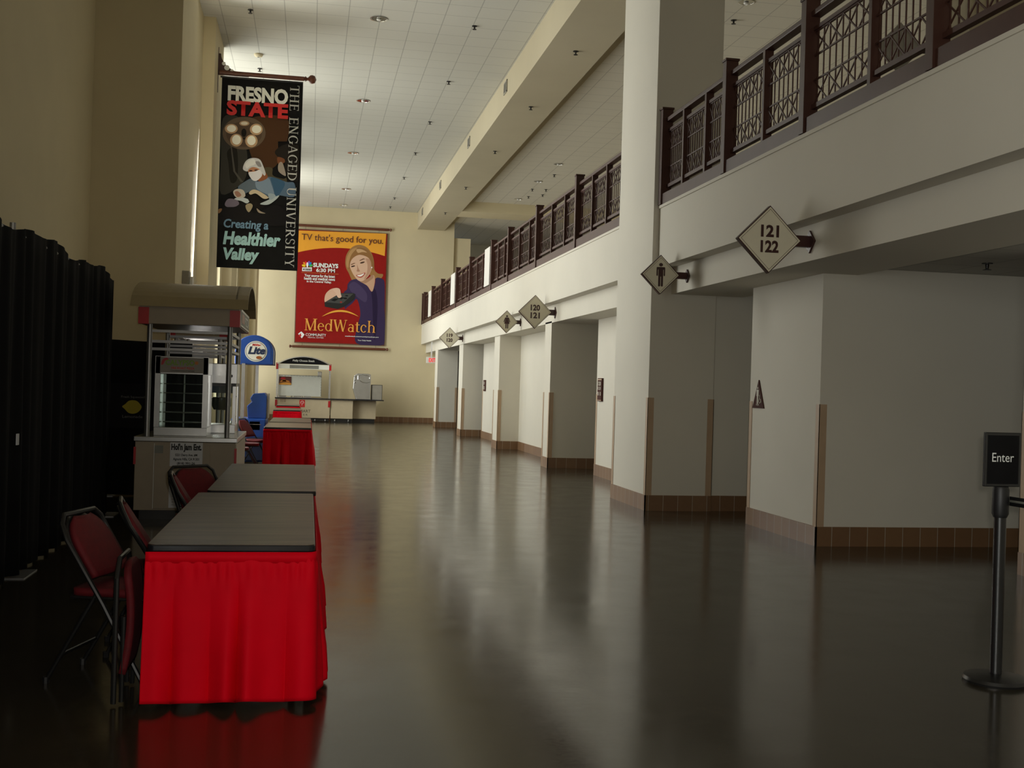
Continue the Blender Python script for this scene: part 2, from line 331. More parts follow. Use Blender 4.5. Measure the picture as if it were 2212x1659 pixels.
GLYPH = {
 'T': (.72, S_stem(.36, 0, 1, T_, sv=(1, 0)) + S_bar(.02, .70, .945) + S_bar(.02, .06, .78, .2) + S_bar(.66, .70, .78, .2)),
 'H': (.82, S_stem(.17, 0, 1, T_) + S_stem(.65, 0, 1, T_) + S_bar(.17, .65, .5)),
 'E': (.66, S_stem(.17, 0, 1, T_) + S_bar(.17, .60, .945) + S_bar(.17, .52, .5) + S_bar(.17, .62, 0) + S_bar(.56, .60, .8, .2) + S_bar(.58, .62, 0, .2) + S_bar(.48, .52, .42, .2)),
 'N': (.84, S_stem(.15, 0, 1, .06) + S_stem(.69, 0, 1, .06) + S_line(.69, 0, .15, 1, .15)),
 'G': (.82, S_arc(.42, .5, .38, .52, 45, 335, T_) + S_stem(.70, .08, .45, .11, sv=(0, 1)) + S_bar(.66, .70, .7, .25)),
 'A': (.80, S_line(.10, 0, .40, 1, .06) + S_line(.70, 0, .40, 1, T_) + S_bar(.2, .6, .33) + S_bar(0, .22, 0, .045) + S_bar(.56, .82, 0, .045)),
 'D': (.82, S_stem(.17, 0, 1, T_, sv=(1, 1)) + S_arc(.26, .5, .50, .5, -90, 90, T_) + S_bar(.17, .3, 0) + S_bar(.17, .3, .945)),
 'U': (.82, S_stem(.16, .3, 1, T_, sv=(0, 1)) + S_stem(.66, .3, 1, .06, sv=(0, 1)) + S_arc(.40, .32, .30, .34, 180, 360, .1)),
 'I': (.36, S_stem(.18, 0, 1, T_)),
 'V': (.78, S_line(.39, 0, .12, 1, T_) + S_line(.39, 0, .66, 1, .06) + S_bar(0, .25, .955, .045) + S_bar(.55, .78, .955, .045)),
 'R': (.78, S_stem(.17, 0, 1, T_) + S_arc(.30, .74, .34, .26, -90, 90, T_) + S_bar(.17, .32, .945) + S_bar(.17, .32, .48) + S_line(.68, 0, .36, .5, T_) + S_bar(.6, .78, 0, .045)),
 'S': (.60, S_arc(.30, .75, .23, .27, 30, 270, .10) + S_arc(.30, .25, .25, .27, -150, 90, .10) + S_bar(.48, .52, .78, .2) + S_bar(.06, .10, .02, .2)),
 'Y': (.78, S_stem(.39, 0, .45, T_, sv=(1, 0)) + S_line(.39, .42, .12, 1, T_) + S_line(.39, .42, .66, 1, .06) + S_bar(0, .25, .955, .045) + S_bar(.55, .78, .955, .045)),
 ' ': (.45, []),
 'M': (1.0, S_stem(.14, 0, 1, .06) + S_stem(.84, 0, 1, .14) + S_line(.47, 0, .15, 1, .15) + S_line(.47, 0, .82, 1, .06)),
 'e': (.56, S_arc(.28, .32, .26, .34, 5, 320, .11) + S_bar(.08, .52, .34, .05)),
 'd': (.64, S_arc(.28, .32, .26, .34, 0, 360, .11) + S_stem(.50, 0, 1, .12, s=.06)),
 'W': (1.10, S_line(.32, 0, .10, 1, .14) + S_line(.32, 0, .56, 1, .06) + S_line(.78, 0, .54, 1, .14) + S_line(.78, 0, 1.0, 1, .06) + S_bar(0, .24, .955, .045) + S_bar(.88, 1.1, .955, .045)),
 'a': (.56, S_arc(.26, .20, .22, .21, 0, 360, .10) + S_stem(.44, 0, .45, .11, s=.05, sv=(1, 0)) + S_arc(.28, .46, .215, .20, 0, 150, .11)),
 't': (.40, S_stem(.18, .05, .85, .12, sv=(0, 0)) + S_bar(.02, .38, .60, .055) + S_arc(.28, .12, .16, .13, 180, 320, .10)),
 'c': (.54, S_arc(.28, .32, .26, .34, 45, 320, .11) + S_bar(.40, .48, .45, .12)),
 'h': (.66, S_stem(.14, 0, 1, .12, s=.06) + S_stem(.52, 0, .40, .12, s=.06, sv=(1, 0)) + S_arc(.33, .40, .25, .26, 0, 180, .10)),
}
def serif_lettering(name, parent, text, o, box, m, plane=FRONT, depth=.003, turn=False, squeeze=.06):
    polys = []; x = 0
    for ch in text:
        w, q = GLYPH[ch]
        for p in q: polys.append([(a + x, b) for a, b in p])
        x += w + squeeze
    xs = [a for p in polys for a, b in p]; ys = [b for p in polys for a, b in p]; x0, x1, y0, y1 = min(xs), max(xs), min(ys), max(ys)
    ex, ey, ez = (Vector(q) for q in plane); o = Vector(o); mb = MB()
    for k, p in enumerate(polys):
        pts = []
        for a, b in p:
            u = (a - x0) / (x1 - x0); v = (b - y0) / (y1 - y0)
            if turn: u, v = v, 1 - u                              # reads downward, tops to the right
            pts.append(o + ex * (box[0] + u * (box[2] - box[0])) + ey * (box[1] + v * (box[3] - box[1])) + ez * (depth + .00004 * k))
        mb.face(pts)
    return mb.build(name, m, parent, smooth=False)
def spline(pts, n=5):
    out = []; L = len(pts)
    for i in range(L):
        p0, p1, p2, p3 = (Vector((*pts[(i + k - 1) % L], 0)) for k in range(4))
        for j in range(n):
            t = j / n; q = .5 * ((2 * p1) + (p2 - p0) * t + (2 * p0 - 5 * p1 + 4 * p2 - p3) * t * t + (3 * p1 - p0 - 3 * p2 + p3) * t ** 3); out.append((q.x, q.y))
    return out
def picture(name, parent, art, o, plane, x1, y1, depth=.002, step=.0007):
    """flat printed picture: stacked ink shapes, clipped to the sheet"""
    ex, ey, ez = (Vector(q) for q in plane); o = Vector(o); mb = MB(); inks = []
    for k, (c, sm, pts) in enumerate(art):
        q = spline(pts) if sm == 1 else pts
        q = [(min(max(a, .004), x1 - .004), min(max(b, .004), y1 - .004)) for a, b in q]
        mb.face([o + ex * a + ey * b + ez * (depth + k * step) for a, b in q]); inks.append(c)
    ob = mb.build(name, M['bannerprint'], parent, smooth=False, fix=False)
    at = ob.data.color_attributes.new('ink', 'FLOAT_COLOR', 'CORNER')
    for p in ob.data.polygons:
        for li in p.loop_indices: at.data[li].color = (*inks[p.index], 1)
    return ob

BANNER_ART=[
((0.075,0.034,0.016),1,[(0.547,2.896),(1.229,2.959),(1.245,2.44),(1.054,2.011),(0.802,1.943),(0.62,2.112),(0.508,2.493)]),
((0.045,0.043,0.037),1,[(0.04,2.859),(0.345,2.894),(0.446,2.488),(0.519,2.131),(0.469,1.689),(0.052,1.405),(0.025,2.098)]),
((0.018,0.016,0.014),1,[(0.14,2.235),(0.313,2.298),(0.343,1.732),(0.22,1.647),(0.172,1.979)]),
((0.09,0.085,0.075),0,[(0.191,2.393),(0.21,2.394),(0.301,1.859),(0.458,1.662),(0.407,1.659),(0.264,1.856)]),
((0.09,0.075,0.045),1,[(0.84,1.958),(0.992,1.968),(1.009,1.826),(1.201,1.774),(1.264,1.791),(1.267,1.687),(1.138,1.731),(0.857,1.817)]),
((0.14,0.1,0.07),1,[(0.845,2.633),(0.837,2.561),(0.809,2.492),(0.763,2.429),(0.7,2.374),(0.625,2.331),(0.541,2.302),(0.452,2.288),(0.362,2.29),(0.277,2.308),(0.2,2.34),(0.135,2.386),(0.085,2.442),(0.054,2.507),(0.042,2.576),(0.05,2.647),(0.077,2.715),(0.123,2.779),(0.185,2.833),(0.26,2.876),(0.344,2.906),(0.433,2.92),(0.522,2.919),(0.608,2.902),(0.686,2.869),(0.751,2.824),(0.801,2.767),(0.833,2.702)]),
((0.1,0.065,0.045),1,[(0.776,2.608),(0.767,2.544),(0.735,2.482),(0.683,2.428),(0.616,2.384),(0.536,2.354),(0.45,2.34),(0.364,2.342),(0.283,2.361),(0.213,2.395),(0.159,2.442),(0.124,2.499),(0.111,2.561),(0.12,2.626),(0.152,2.687),(0.203,2.741),(0.27,2.785),(0.35,2.815),(0.435,2.83),(0.522,2.828),(0.603,2.809),(0.673,2.775),(0.728,2.728),(0.763,2.671)]),
((0.55,0.36,0.22),1,[(0.32,2.68),(0.316,2.65),(0.299,2.623),(0.274,2.601),(0.241,2.586),(0.204,2.578),(0.168,2.58),(0.134,2.591),(0.107,2.61),(0.09,2.634),(0.083,2.663),(0.088,2.692),(0.104,2.719),(0.13,2.741),(0.162,2.757),(0.199,2.764),(0.236,2.762),(0.269,2.751),(0.296,2.732),(0.314,2.708)]),
((0.55,0.36,0.22),1,[(0.789,2.7),(0.784,2.666),(0.768,2.634),(0.742,2.608),(0.709,2.59),(0.672,2.582),(0.635,2.584),(0.601,2.598),(0.574,2.62),(0.556,2.649),(0.549,2.683),(0.554,2.717),(0.57,2.749),(0.596,2.775),(0.629,2.793),(0.665,2.801),(0.703,2.799),(0.736,2.785),(0.764,2.763),(0.782,2.733)]),
((0.55,0.36,0.22),1,[(0.417,2.467),(0.413,2.429),(0.397,2.393),(0.373,2.364),(0.341,2.345),(0.306,2.336),(0.27,2.34),(0.237,2.355),(0.211,2.38),(0.194,2.413),(0.187,2.451),(0.191,2.489),(0.207,2.524),(0.231,2.553),(0.263,2.573),(0.298,2.581),(0.334,2.578),(0.367,2.563),(0.393,2.537),(0.41,2.504)]),
((0.55,0.36,0.22),1,[(0.701,2.471),(0.696,2.433),(0.681,2.397),(0.656,2.368),(0.624,2.349),(0.588,2.34),(0.553,2.344),(0.52,2.359),(0.493,2.384),(0.476,2.417),(0.469,2.455),(0.474,2.493),(0.489,2.528),(0.514,2.557),(0.546,2.577),(0.581,2.586),(0.617,2.582),(0.65,2.567),(0.676,2.542),(0.694,2.508)]),
((0.45,0.3,0.19),1,[(0.537,2.798),(0.533,2.783),(0.52,2.768),(0.499,2.756),(0.473,2.747),(0.444,2.743),(0.415,2.743),(0.389,2.748),(0.368,2.757),(0.354,2.77),(0.349,2.785),(0.353,2.8),(0.366,2.815),(0.386,2.827),(0.412,2.836),(0.441,2.841),(0.47,2.84),(0.497,2.835),(0.518,2.826),(0.532,2.813)]),
((0.95,0.93,0.84),1,[(0.29,2.681),(0.287,2.66),(0.275,2.641),(0.257,2.625),(0.233,2.613),(0.207,2.608),(0.181,2.61),(0.157,2.617),(0.138,2.631),(0.125,2.649),(0.12,2.669),(0.124,2.69),(0.135,2.71),(0.154,2.726),(0.177,2.737),(0.203,2.742),(0.23,2.741),(0.254,2.733),(0.273,2.719),(0.286,2.702)]),
((0.95,0.93,0.84),1,[(0.763,2.702),(0.76,2.678),(0.748,2.655),(0.729,2.637),(0.704,2.624),(0.677,2.618),(0.65,2.62),(0.625,2.629),(0.605,2.645),(0.592,2.666),(0.587,2.689),(0.59,2.714),(0.602,2.736),(0.621,2.755),(0.646,2.768),(0.673,2.773),(0.7,2.771),(0.725,2.762),(0.745,2.746),(0.758,2.726)]),
((0.95,0.93,0.84),1,[(0.388,2.471),(0.385,2.442),(0.374,2.416),(0.356,2.394),(0.334,2.379),(0.308,2.373),(0.283,2.376),(0.259,2.387),(0.24,2.406),(0.228,2.431),(0.223,2.46),(0.226,2.489),(0.237,2.515),(0.255,2.537),(0.277,2.552),(0.303,2.558),(0.328,2.555),(0.352,2.544),(0.371,2.525),(0.383,2.5)]),
((0.95,0.93,0.84),1,[(0.665,2.478),(0.662,2.449),(0.651,2.423),(0.634,2.402),(0.612,2.388),(0.587,2.382),(0.562,2.384),(0.539,2.396),(0.521,2.414),(0.509,2.439),(0.504,2.466),(0.507,2.495),(0.518,2.521),(0.535,2.542),(0.557,2.556),(0.582,2.562),(0.607,2.56),(0.63,2.548),(0.648,2.53),(0.66,2.505)]),
((0.75,0.7,0.6),1,[(0.508,2.796),(0.505,2.787),(0.496,2.777),(0.482,2.769),(0.464,2.764),(0.444,2.761),(0.423,2.761),(0.405,2.764),(0.391,2.77),(0.381,2.778),(0.378,2.787),(0.38,2.797),(0.389,2.806),(0.404,2.814),(0.422,2.82),(0.442,2.823),(0.462,2.823),(0.48,2.819),(0.495,2.814),(0.505,2.806)]),
((0.012,0.01,0.009),1,[(0.487,2.614),(0.485,2.589),(0.479,2.566),(0.469,2.548),(0.456,2.535),(0.442,2.531),(0.427,2.533),(0.413,2.544),(0.402,2.561),(0.395,2.583),(0.392,2.607),(0.393,2.632),(0.399,2.655),(0.409,2.673),(0.422,2.685),(0.437,2.69),(0.452,2.688),(0.465,2.677),(0.477,2.66),(0.484,2.638)]),
((0.012,0.01,0.009),1,[(0.468,2.503),(0.467,2.496),(0.464,2.49),(0.46,2.485),(0.454,2.482),(0.448,2.481),(0.442,2.481),(0.436,2.484),(0.432,2.488),(0.429,2.493),(0.428,2.5),(0.428,2.506),(0.431,2.512),(0.435,2.517),(0.441,2.52),(0.447,2.522),(0.453,2.521),(0.459,2.519),(0.464,2.514),(0.467,2.509)]),
((0.006,0.005,0.005),0,[(1.084,2.487),(1.268,2.5),(1.271,2.415),(1.094,2.351)]),
((0.02,0.016,0.014),1,[(1.033,2.269),(1.082,2.351),(1.219,2.438),(1.397,2.45),(1.489,2.378),(1.506,1.806),(1.393,1.747),(1.247,1.92),(1.216,2.1),(1.086,2.195)]),
((0.2,0.075,0.035),1,[(1.087,2.182),(1.202,2.164),(1.229,2.1),(1.167,2.057),(1.097,2.066)]),
((0.36,0.31,0.28),1,[(1.11,2.054),(1.179,2.084),(1.249,1.881),(1.237,1.828),(1.114,1.911)]),
((0.1,0.16,0.25),1,[(0.36,1.553),(0.495,1.677),(0.607,1.736),(0.734,1.692),(0.908,1.787),(1.061,1.778),(1.266,1.713),(1.42,1.696),(1.428,1.436),(1.147,1.445),(1.047,1.4),(0.817,1.451),(0.638,1.518),(0.465,1.43)]),
((0.22,0.3,0.42),1,[(0.684,1.676),(0.759,1.687),(0.921,1.769),(0.989,1.643),(1.046,1.439),(0.931,1.445),(0.765,1.513),(0.7,1.574)]),
((0.13,0.17,0.22),1,[(0.373,1.566),(0.495,1.671),(0.613,1.723),(0.671,1.675),(0.688,1.534),(0.564,1.475),(0.476,1.456)]),
((0.05,0.12,0.22),1,[(0.972,1.772),(1.099,1.767),(1.242,1.685),(1.146,1.471),(1.071,1.428),(1.015,1.619)]),
((0.3,0.11,0.05),1,[(0.755,1.849),(0.842,1.893),(0.915,1.781),(0.81,1.703),(0.734,1.705)]),
((0.52,0.24,0.14),1,[(0.545,1.9),(0.6,1.962),(0.726,1.951),(0.778,1.902),(0.793,1.825),(0.68,1.805),(0.553,1.849)]),
((0.05,0.02,0.015),1,[(0.622,1.888),(0.621,1.884),(0.616,1.88),(0.609,1.876),(0.6,1.873),(0.59,1.872),(0.58,1.872),(0.571,1.873),(0.563,1.876),(0.558,1.88),(0.557,1.884),(0.558,1.889),(0.563,1.893),(0.57,1.896),(0.579,1.899),(0.589,1.9),(0.599,1.9),(0.608,1.899),(0.616,1.896),(0.62,1.893)]),
((0.05,0.02,0.015),1,[(0.728,1.905),(0.726,1.901),(0.721,1.897),(0.713,1.893),(0.704,1.89),(0.693,1.889),(0.682,1.889),(0.672,1.89),(0.664,1.893),(0.659,1.897),(0.657,1.901),(0.659,1.905),(0.664,1.91),(0.671,1.913),(0.681,1.916),(0.692,1.917),(0.703,1.917),(0.713,1.916),(0.721,1.913),(0.726,1.91)]),
((0.8,0.8,0.88),1,[(0.549,1.846),(0.665,1.876),(0.768,1.915),(0.806,1.813),(0.733,1.718),(0.671,1.693),(0.607,1.729)]),
((0.64,0.65,0.7),1,[(0.444,1.907),(0.472,2.031),(0.545,2.11),(0.658,2.137),(0.759,2.108),(0.82,1.996),(0.871,1.856),(0.851,1.806),(0.805,1.852),(0.752,1.927),(0.638,1.96),(0.557,1.92),(0.525,1.867)]),
((0.8,0.81,0.84),1,[(0.485,2.0),(0.558,2.089),(0.646,2.111),(0.674,2.025),(0.574,1.967),(0.513,1.924)]),
((0.3,0.29,0.32),1,[(0.672,2.064),(0.748,2.069),(0.789,1.981),(0.726,1.977)]),
((0.58,0.64,0.7),1,[(0.298,1.316),(0.391,1.367),(0.53,1.343),(0.582,1.301),(0.533,1.253),(0.431,1.292)]),
((0.6,0.55,0.5),1,[(0.275,1.463),(0.349,1.52),(0.462,1.501),(0.503,1.393),(0.417,1.349),(0.316,1.369)]),
((0.42,0.22,0.16),1,[(0.301,1.452),(0.363,1.475),(0.428,1.402),(0.353,1.365)]),
((0.2,0.17,0.23),1,[(0.126,1.216),(0.167,1.302),(0.242,1.326),(0.355,1.3),(0.389,1.225),(0.284,1.161),(0.159,1.166)]),
((0.01,0.009,0.011),1,[(0.037,1.069),(0.134,1.152),(0.321,1.176),(0.444,1.261),(0.546,1.228),(0.625,1.103),(0.752,1.085),(1.076,1.259),(1.283,1.141),(1.489,1.101),(1.47,0.891),(0.032,0.811)]),
((0.012,0.009,0.008),1,[(0.554,1.396),(0.615,1.458),(0.717,1.419),(0.796,1.307),(0.899,1.249),(0.751,1.136),(0.647,1.234),(0.569,1.307)]),
((0.62,0.52,0.38),1,[(0.571,1.462),(0.638,1.521),(0.739,1.511),(0.894,1.427),(0.939,1.381),(0.845,1.362),(0.703,1.451),(0.603,1.425)]),
((0.45,0.52,0.56),1,[(0.785,1.255),(0.909,1.327),(1.072,1.415),(1.141,1.438),(1.074,1.35),(0.937,1.251)]),
((0.34,0.42,0.5),1,[(0.931,1.458),(1.032,1.464),(1.072,1.415),(0.972,1.344)]),
((0.4,0.33,0.22),1,[(0.515,1.213),(0.596,1.257),(0.648,1.208),(0.588,1.088),(0.537,1.124)]),
((0.36,0.3,0.24),1,[(0.724,1.167),(0.802,1.113),(0.891,1.08),(0.816,1.075),(0.752,1.098)]),
((0.28,0.16,0.08),1,[(0.011,1.106),(0.073,1.123),(0.062,1.07),(0.013,1.029)]),
]
POSTER_ART=[
((0.88,0.4,0.045),2,[(0.045,4.295),(3.375,4.349),(3.343,3.481),(3.132,3.536),(2.922,3.583),(2.712,3.622),(2.503,3.654),(2.295,3.679),(2.087,3.696),(1.88,3.705),(1.673,3.707),(1.467,3.702),(1.262,3.689),(1.057,3.669),(0.853,3.641),(0.649,3.607),(0.446,3.564),(0.243,3.515),(0.041,3.458)]),
((0.36,0.19,0.07),1,[(1.839,3.167),(1.876,3.459),(2.047,3.73),(2.302,3.859),(2.607,3.802),(2.832,3.566),(2.933,3.279),(2.967,2.931),(3.116,2.792),(3.297,2.771),(3.238,2.622),(3.006,2.582),(2.799,2.718),(2.677,2.946),(2.33,2.929),(2.285,2.519),(2.347,2.376),(2.263,2.285),(2.128,2.454),(1.99,2.738),(1.883,2.936)]),
((0.045,0.03,0.085),1,[(1.812,1.959),(1.937,2.125),(1.959,2.329),(2.113,2.496),(2.4,2.524),(2.696,2.305),(2.876,2.08),(2.998,2.377),(3.034,2.613),(3.268,2.594),(3.375,2.395),(3.397,1.401),(3.417,0.042),(2.359,0.062),(2.395,0.777),(2.471,1.129),(2.432,1.477),(2.313,1.763),(2.14,1.581),(1.971,1.443),(1.872,1.395)]),
((0.07,0.05,0.12),1,[(2.004,2.273),(2.201,2.428),(2.495,2.238),(2.706,1.956),(2.657,1.662),(2.363,1.824),(2.097,2.045)]),
((0.025,0.016,0.05),1,[(2.876,2.08),(3.019,2.174),(3.121,1.682),(3.118,0.805),(3.049,0.219),(2.973,0.8),(2.918,1.673)]),
((0.58,0.36,0.24),1,[(2.401,2.481),(2.688,2.567),(2.93,2.724),(2.995,2.494),(2.9,2.081),(2.696,2.305)]),
((0.42,0.24,0.15),1,[(2.416,2.467),(2.688,2.567),(2.886,2.722),(2.919,2.607),(2.692,2.422),(2.578,2.387)]),
((0.7,0.46,0.33),1,[(1.984,3.145),(2.085,3.397),(2.37,3.528),(2.689,3.5),(2.846,3.275),(2.85,2.954),(2.742,2.686),(2.546,2.488),(2.373,2.479),(2.194,2.66),(2.057,2.901)]),
((0.52,0.3,0.2),1,[(2.621,3.351),(2.826,3.274),(2.836,2.953),(2.727,2.7),(2.573,2.533),(2.68,2.829),(2.686,3.121)]),
((0.3,0.15,0.055),1,[(1.908,3.083),(1.996,3.494),(2.306,3.743),(2.684,3.675),(2.867,3.364),(2.937,2.958),(2.856,2.954),(2.812,3.244),(2.662,3.412),(2.371,3.478),(2.144,3.356),(2.034,3.176),(1.999,2.913)]),
((0.48,0.28,0.12),1,[(1.876,3.168),(1.926,3.433),(2.077,3.673),(2.277,3.742),(2.082,3.499),(1.99,3.232),(1.969,2.969),(1.91,2.996)]),
((0.6,0.38,0.2),1,[(2.25,3.682),(2.452,3.692),(2.657,3.586),(2.484,3.592),(2.311,3.554)]),
((0.06,0.03,0.02),1,[(2.217,3.048),(2.213,3.035),(2.194,3.02),(2.164,3.005),(2.13,2.995),(2.097,2.99),(2.073,2.992),(2.062,3.0),(2.067,3.014),(2.086,3.029),(2.116,3.043),(2.15,3.054),(2.183,3.059),(2.207,3.057)]),
((0.06,0.03,0.02),1,[(2.579,3.212),(2.574,3.197),(2.552,3.18),(2.518,3.163),(2.478,3.151),(2.441,3.145),(2.414,3.148),(2.401,3.157),(2.407,3.172),(2.428,3.189),(2.462,3.205),(2.502,3.218),(2.539,3.223),(2.567,3.221)]),
((0.18,0.08,0.04),0,[(2.051,3.096),(2.179,3.154),(2.237,3.151),(2.18,3.125),(2.066,3.07)]),
((0.18,0.08,0.04),0,[(2.378,3.266),(2.52,3.346),(2.607,3.327),(2.521,3.305),(2.393,3.244)]),
((0.45,0.23,0.15),1,[(2.29,3.102),(2.345,2.93),(2.404,2.86),(2.362,2.828),(2.281,2.845),(2.307,2.928)]),
((0.45,0.08,0.06),1,[(2.265,2.687),(2.409,2.723),(2.609,2.802),(2.568,2.693),(2.456,2.6),(2.34,2.615)]),
((0.92,0.9,0.86),1,[(2.303,2.68),(2.423,2.709),(2.572,2.772),(2.525,2.696),(2.44,2.643),(2.353,2.645)]),
((0.95,0.95,0.95),1,[(2.88,3.014),(2.876,2.997),(2.865,2.985),(2.851,2.985),(2.839,2.995),(2.834,3.012),(2.838,3.029),(2.849,3.04),(2.863,3.041),(2.875,3.031)]),
((0.7,0.45,0.33),1,[(1.098,1.623),(1.121,1.885),(1.264,2.065),(1.434,2.146),(1.605,2.153),(1.681,2.026),(1.674,1.793),(1.449,1.639),(1.222,1.571)]),
((0.025,0.026,0.025),0,[(1.096,1.58),(1.444,1.812),(1.697,1.969),(2.185,1.991),(2.259,1.95),(2.221,1.759),(1.828,1.437),(1.601,1.349),(1.112,1.421)]),
((0.065,0.068,0.065),0,[(1.136,1.596),(1.444,1.798),(1.726,1.955),(2.186,1.967),(1.823,1.611),(1.738,1.564)]),
((0.012,0.012,0.012),0,[(1.56,1.759),(1.673,1.822),(1.846,1.801),(1.733,1.723)]),
((0.35,0.03,0.02),1,[(1.768,1.623),(1.759,1.609),(1.737,1.6),(1.708,1.599),(1.685,1.606),(1.676,1.619),(1.684,1.633),(1.707,1.643),(1.735,1.644),(1.759,1.637)]),
((0.012,0.012,0.012),1,[(1.95,1.777),(1.937,1.755),(1.903,1.741),(1.861,1.739),(1.826,1.751),(1.812,1.77),(1.825,1.792),(1.859,1.806),(1.901,1.808),(1.936,1.796)]),
((0.012,0.012,0.012),1,[(1.987,1.88),(1.977,1.864),(1.948,1.853),(1.913,1.852),(1.884,1.86),(1.872,1.875),(1.883,1.891),(1.911,1.901),(1.947,1.903),(1.976,1.895)]),
((0.012,0.012,0.012),0,[(1.333,1.677),(1.474,1.756),(1.618,1.733),(1.478,1.64)]),
((0.74,0.5,0.38),1,[(1.392,2.086),(1.548,2.159),(1.664,2.112),(1.704,1.94),(1.73,1.825),(1.631,1.777),(1.557,1.861),(1.496,1.989)]),
((0.85,0.42,0.06),2,[(1.01,1.035),(1.095,1.098),(1.181,1.153),(1.267,1.201),(1.354,1.24),(1.44,1.272),(1.527,1.295),(1.615,1.311),(1.702,1.318),(1.79,1.318),(1.878,1.31),(1.967,1.294),(2.056,1.269),(2.145,1.237),(2.235,1.197),(2.324,1.148),(2.414,1.092),(2.325,1.122),(2.236,1.157),(2.147,1.186),(2.058,1.21),(1.969,1.227),(1.881,1.238),(1.792,1.244),(1.705,1.243),(1.617,1.236),(1.529,1.224),(1.442,1.205),(1.355,1.181),(1.269,1.15),(1.182,1.114),(1.096,1.071)]),
((0.92,0.92,0.92),0,[(0.215,2.884),(0.583,2.902),(0.582,2.751),(0.213,2.745)]),
((0.85,0.62,0.03),1,[(0.339,2.933),(0.323,2.917),(0.293,2.911),(0.257,2.917),(0.223,2.933),(0.202,2.956),(0.199,2.978),(0.215,2.994),(0.245,3.0),(0.282,2.994),(0.315,2.978),(0.336,2.956)]),
((0.8,0.28,0.03),1,[(0.353,2.976),(0.332,2.97),(0.302,2.98),(0.272,3.004),(0.25,3.036),(0.241,3.067),(0.249,3.088),(0.27,3.095),(0.3,3.085),(0.33,3.06),(0.352,3.029),(0.361,2.998)]),
((0.72,0.02,0.03),1,[(0.385,3.001),(0.364,3.003),(0.341,3.022),(0.323,3.054),(0.313,3.091),(0.315,3.121),(0.328,3.138),(0.349,3.137),(0.371,3.117),(0.39,3.085),(0.4,3.049),(0.398,3.018)]),
((0.26,0.1,0.46),1,[(0.478,3.146),(0.492,3.13),(0.495,3.1),(0.488,3.063),(0.471,3.029),(0.449,3.007),(0.428,3.003),(0.414,3.019),(0.41,3.049),(0.418,3.086),(0.435,3.12),(0.457,3.142)]),
((0.02,0.22,0.6),1,[(0.554,3.098),(0.563,3.077),(0.556,3.045),(0.536,3.011),(0.507,2.984),(0.478,2.971),(0.456,2.976),(0.448,2.996),(0.454,3.028),(0.475,3.062),(0.503,3.089),(0.532,3.102)]),
((0.06,0.45,0.1),1,[(0.61,2.998),(0.608,2.976),(0.588,2.951),(0.556,2.932),(0.52,2.922),(0.489,2.925),(0.473,2.94),(0.475,2.962),(0.494,2.987),(0.527,3.006),(0.563,3.016),(0.593,3.013)]),
((0.95,0.95,0.95),1,[(0.441,2.996),(0.438,2.947),(0.425,2.91),(0.407,2.896),(0.388,2.908),(0.374,2.944),(0.367,2.992),(0.371,3.042),(0.383,3.078),(0.401,3.092),(0.42,3.08),(0.435,3.045)]),
((0.62,0.2,0.06),0,[(0.192,2.701),(1.595,2.696),(1.595,2.681),(0.192,2.686)]),
((0.9,0.9,0.9),0,[(0.135,0.341),(0.254,0.438),(0.382,0.322),(0.282,0.174)]),
((0.55,0.03,0.03),1,[(0.265,0.272),(0.243,0.241),(0.216,0.224),(0.191,0.225),(0.175,0.245),(0.173,0.277),(0.184,0.313),(0.206,0.344),(0.233,0.361),(0.258,0.36),(0.273,0.34),(0.276,0.308)]),
((0.9,0.9,0.9),1,[(0.336,0.334),(0.329,0.297),(0.307,0.273),(0.279,0.272),(0.256,0.294),(0.246,0.331),(0.253,0.368),(0.275,0.392),(0.303,0.393),(0.327,0.371)]),
]

# ================================================================== the hall
YN, YE = -10.0, 43.4
XL = -3.07; WX = -2.12
def sbox(name, m, *b, label=None, bevel=0.):
    mb = MB()
    for q in b: mb.box(*q)
    o = mb.build(name, m, None, bevel=bevel, smooth=False)
    return struct(o)
sbox('floor', M['floor'], (-3.4, YN, -.2, 12, 50.2, 0))
sbox('ceiling', M['ceil'], (-3.3, YN, 8.2, 4.02, YE + .2, 8.35))
sbox('ceiling_upper_level', M['ceil_up'], (5.45, YN, 7.91, 12.2, 50.2, 8.05))
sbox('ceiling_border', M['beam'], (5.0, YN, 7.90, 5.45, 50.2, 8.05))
sbox('ceiling_lower_level', M['ceil_low'], (5.4, YN, 2.80, 12.2, YE, 2.9))
sbox('ceiling_beam', M['beam'], (3.98, YN, 7.55, 5.04, YE, 8.34))
sbox('cross_beam', M['cream'], (5.04, 38.3, 7.55, 12.2, 39.6, 7.95))
# left wall: piers, sills and heads around the tall windows; solid wall towards the camera
PIERS = [(16.22, 18.15), (21.3, 23.2), (27.3, 29.2), (33.4, 35.3), (39.4, 41.0)]
mb = MB()
mb.box(XL - .3, YN, 0, XL, -6.7, 8.25); mb.box(XL - .3, 0, 0, XL, 16.3, 8.25); mb.box(XL - .3, -6.7, 3.8, XL, 0, 8.25)
for y0, y1 in PIERS: mb.box(XL - .3, y0, 0, -1.9, y1, 8.25)
for a, m, b in zip([18.15, 23.2, 29.2, 35.3, 41.0], [20.2, 26.65, 32.75, 38.75, YE], [21.3, 27.3, 33.4, 39.4, YE]):
    mb.box(WX - .3, a, 0, WX, m, .8)
    if b > m: mb.box(WX - .3, m, 0, WX, b, 8.25)
struct(mb.build('wall_left', M['cream'], smooth=False))
sbox('wall_end', M['cream'], (XL - .3, YE, 0, 5.44, YE + .3, 8.25), (5.44, YE + .12, 3.6, 6.11, YE + .5, 7.3))
sbox('wall_back', M['cream'], (-3.4, YN - .2, 0, 12.2, YN, 8.3))
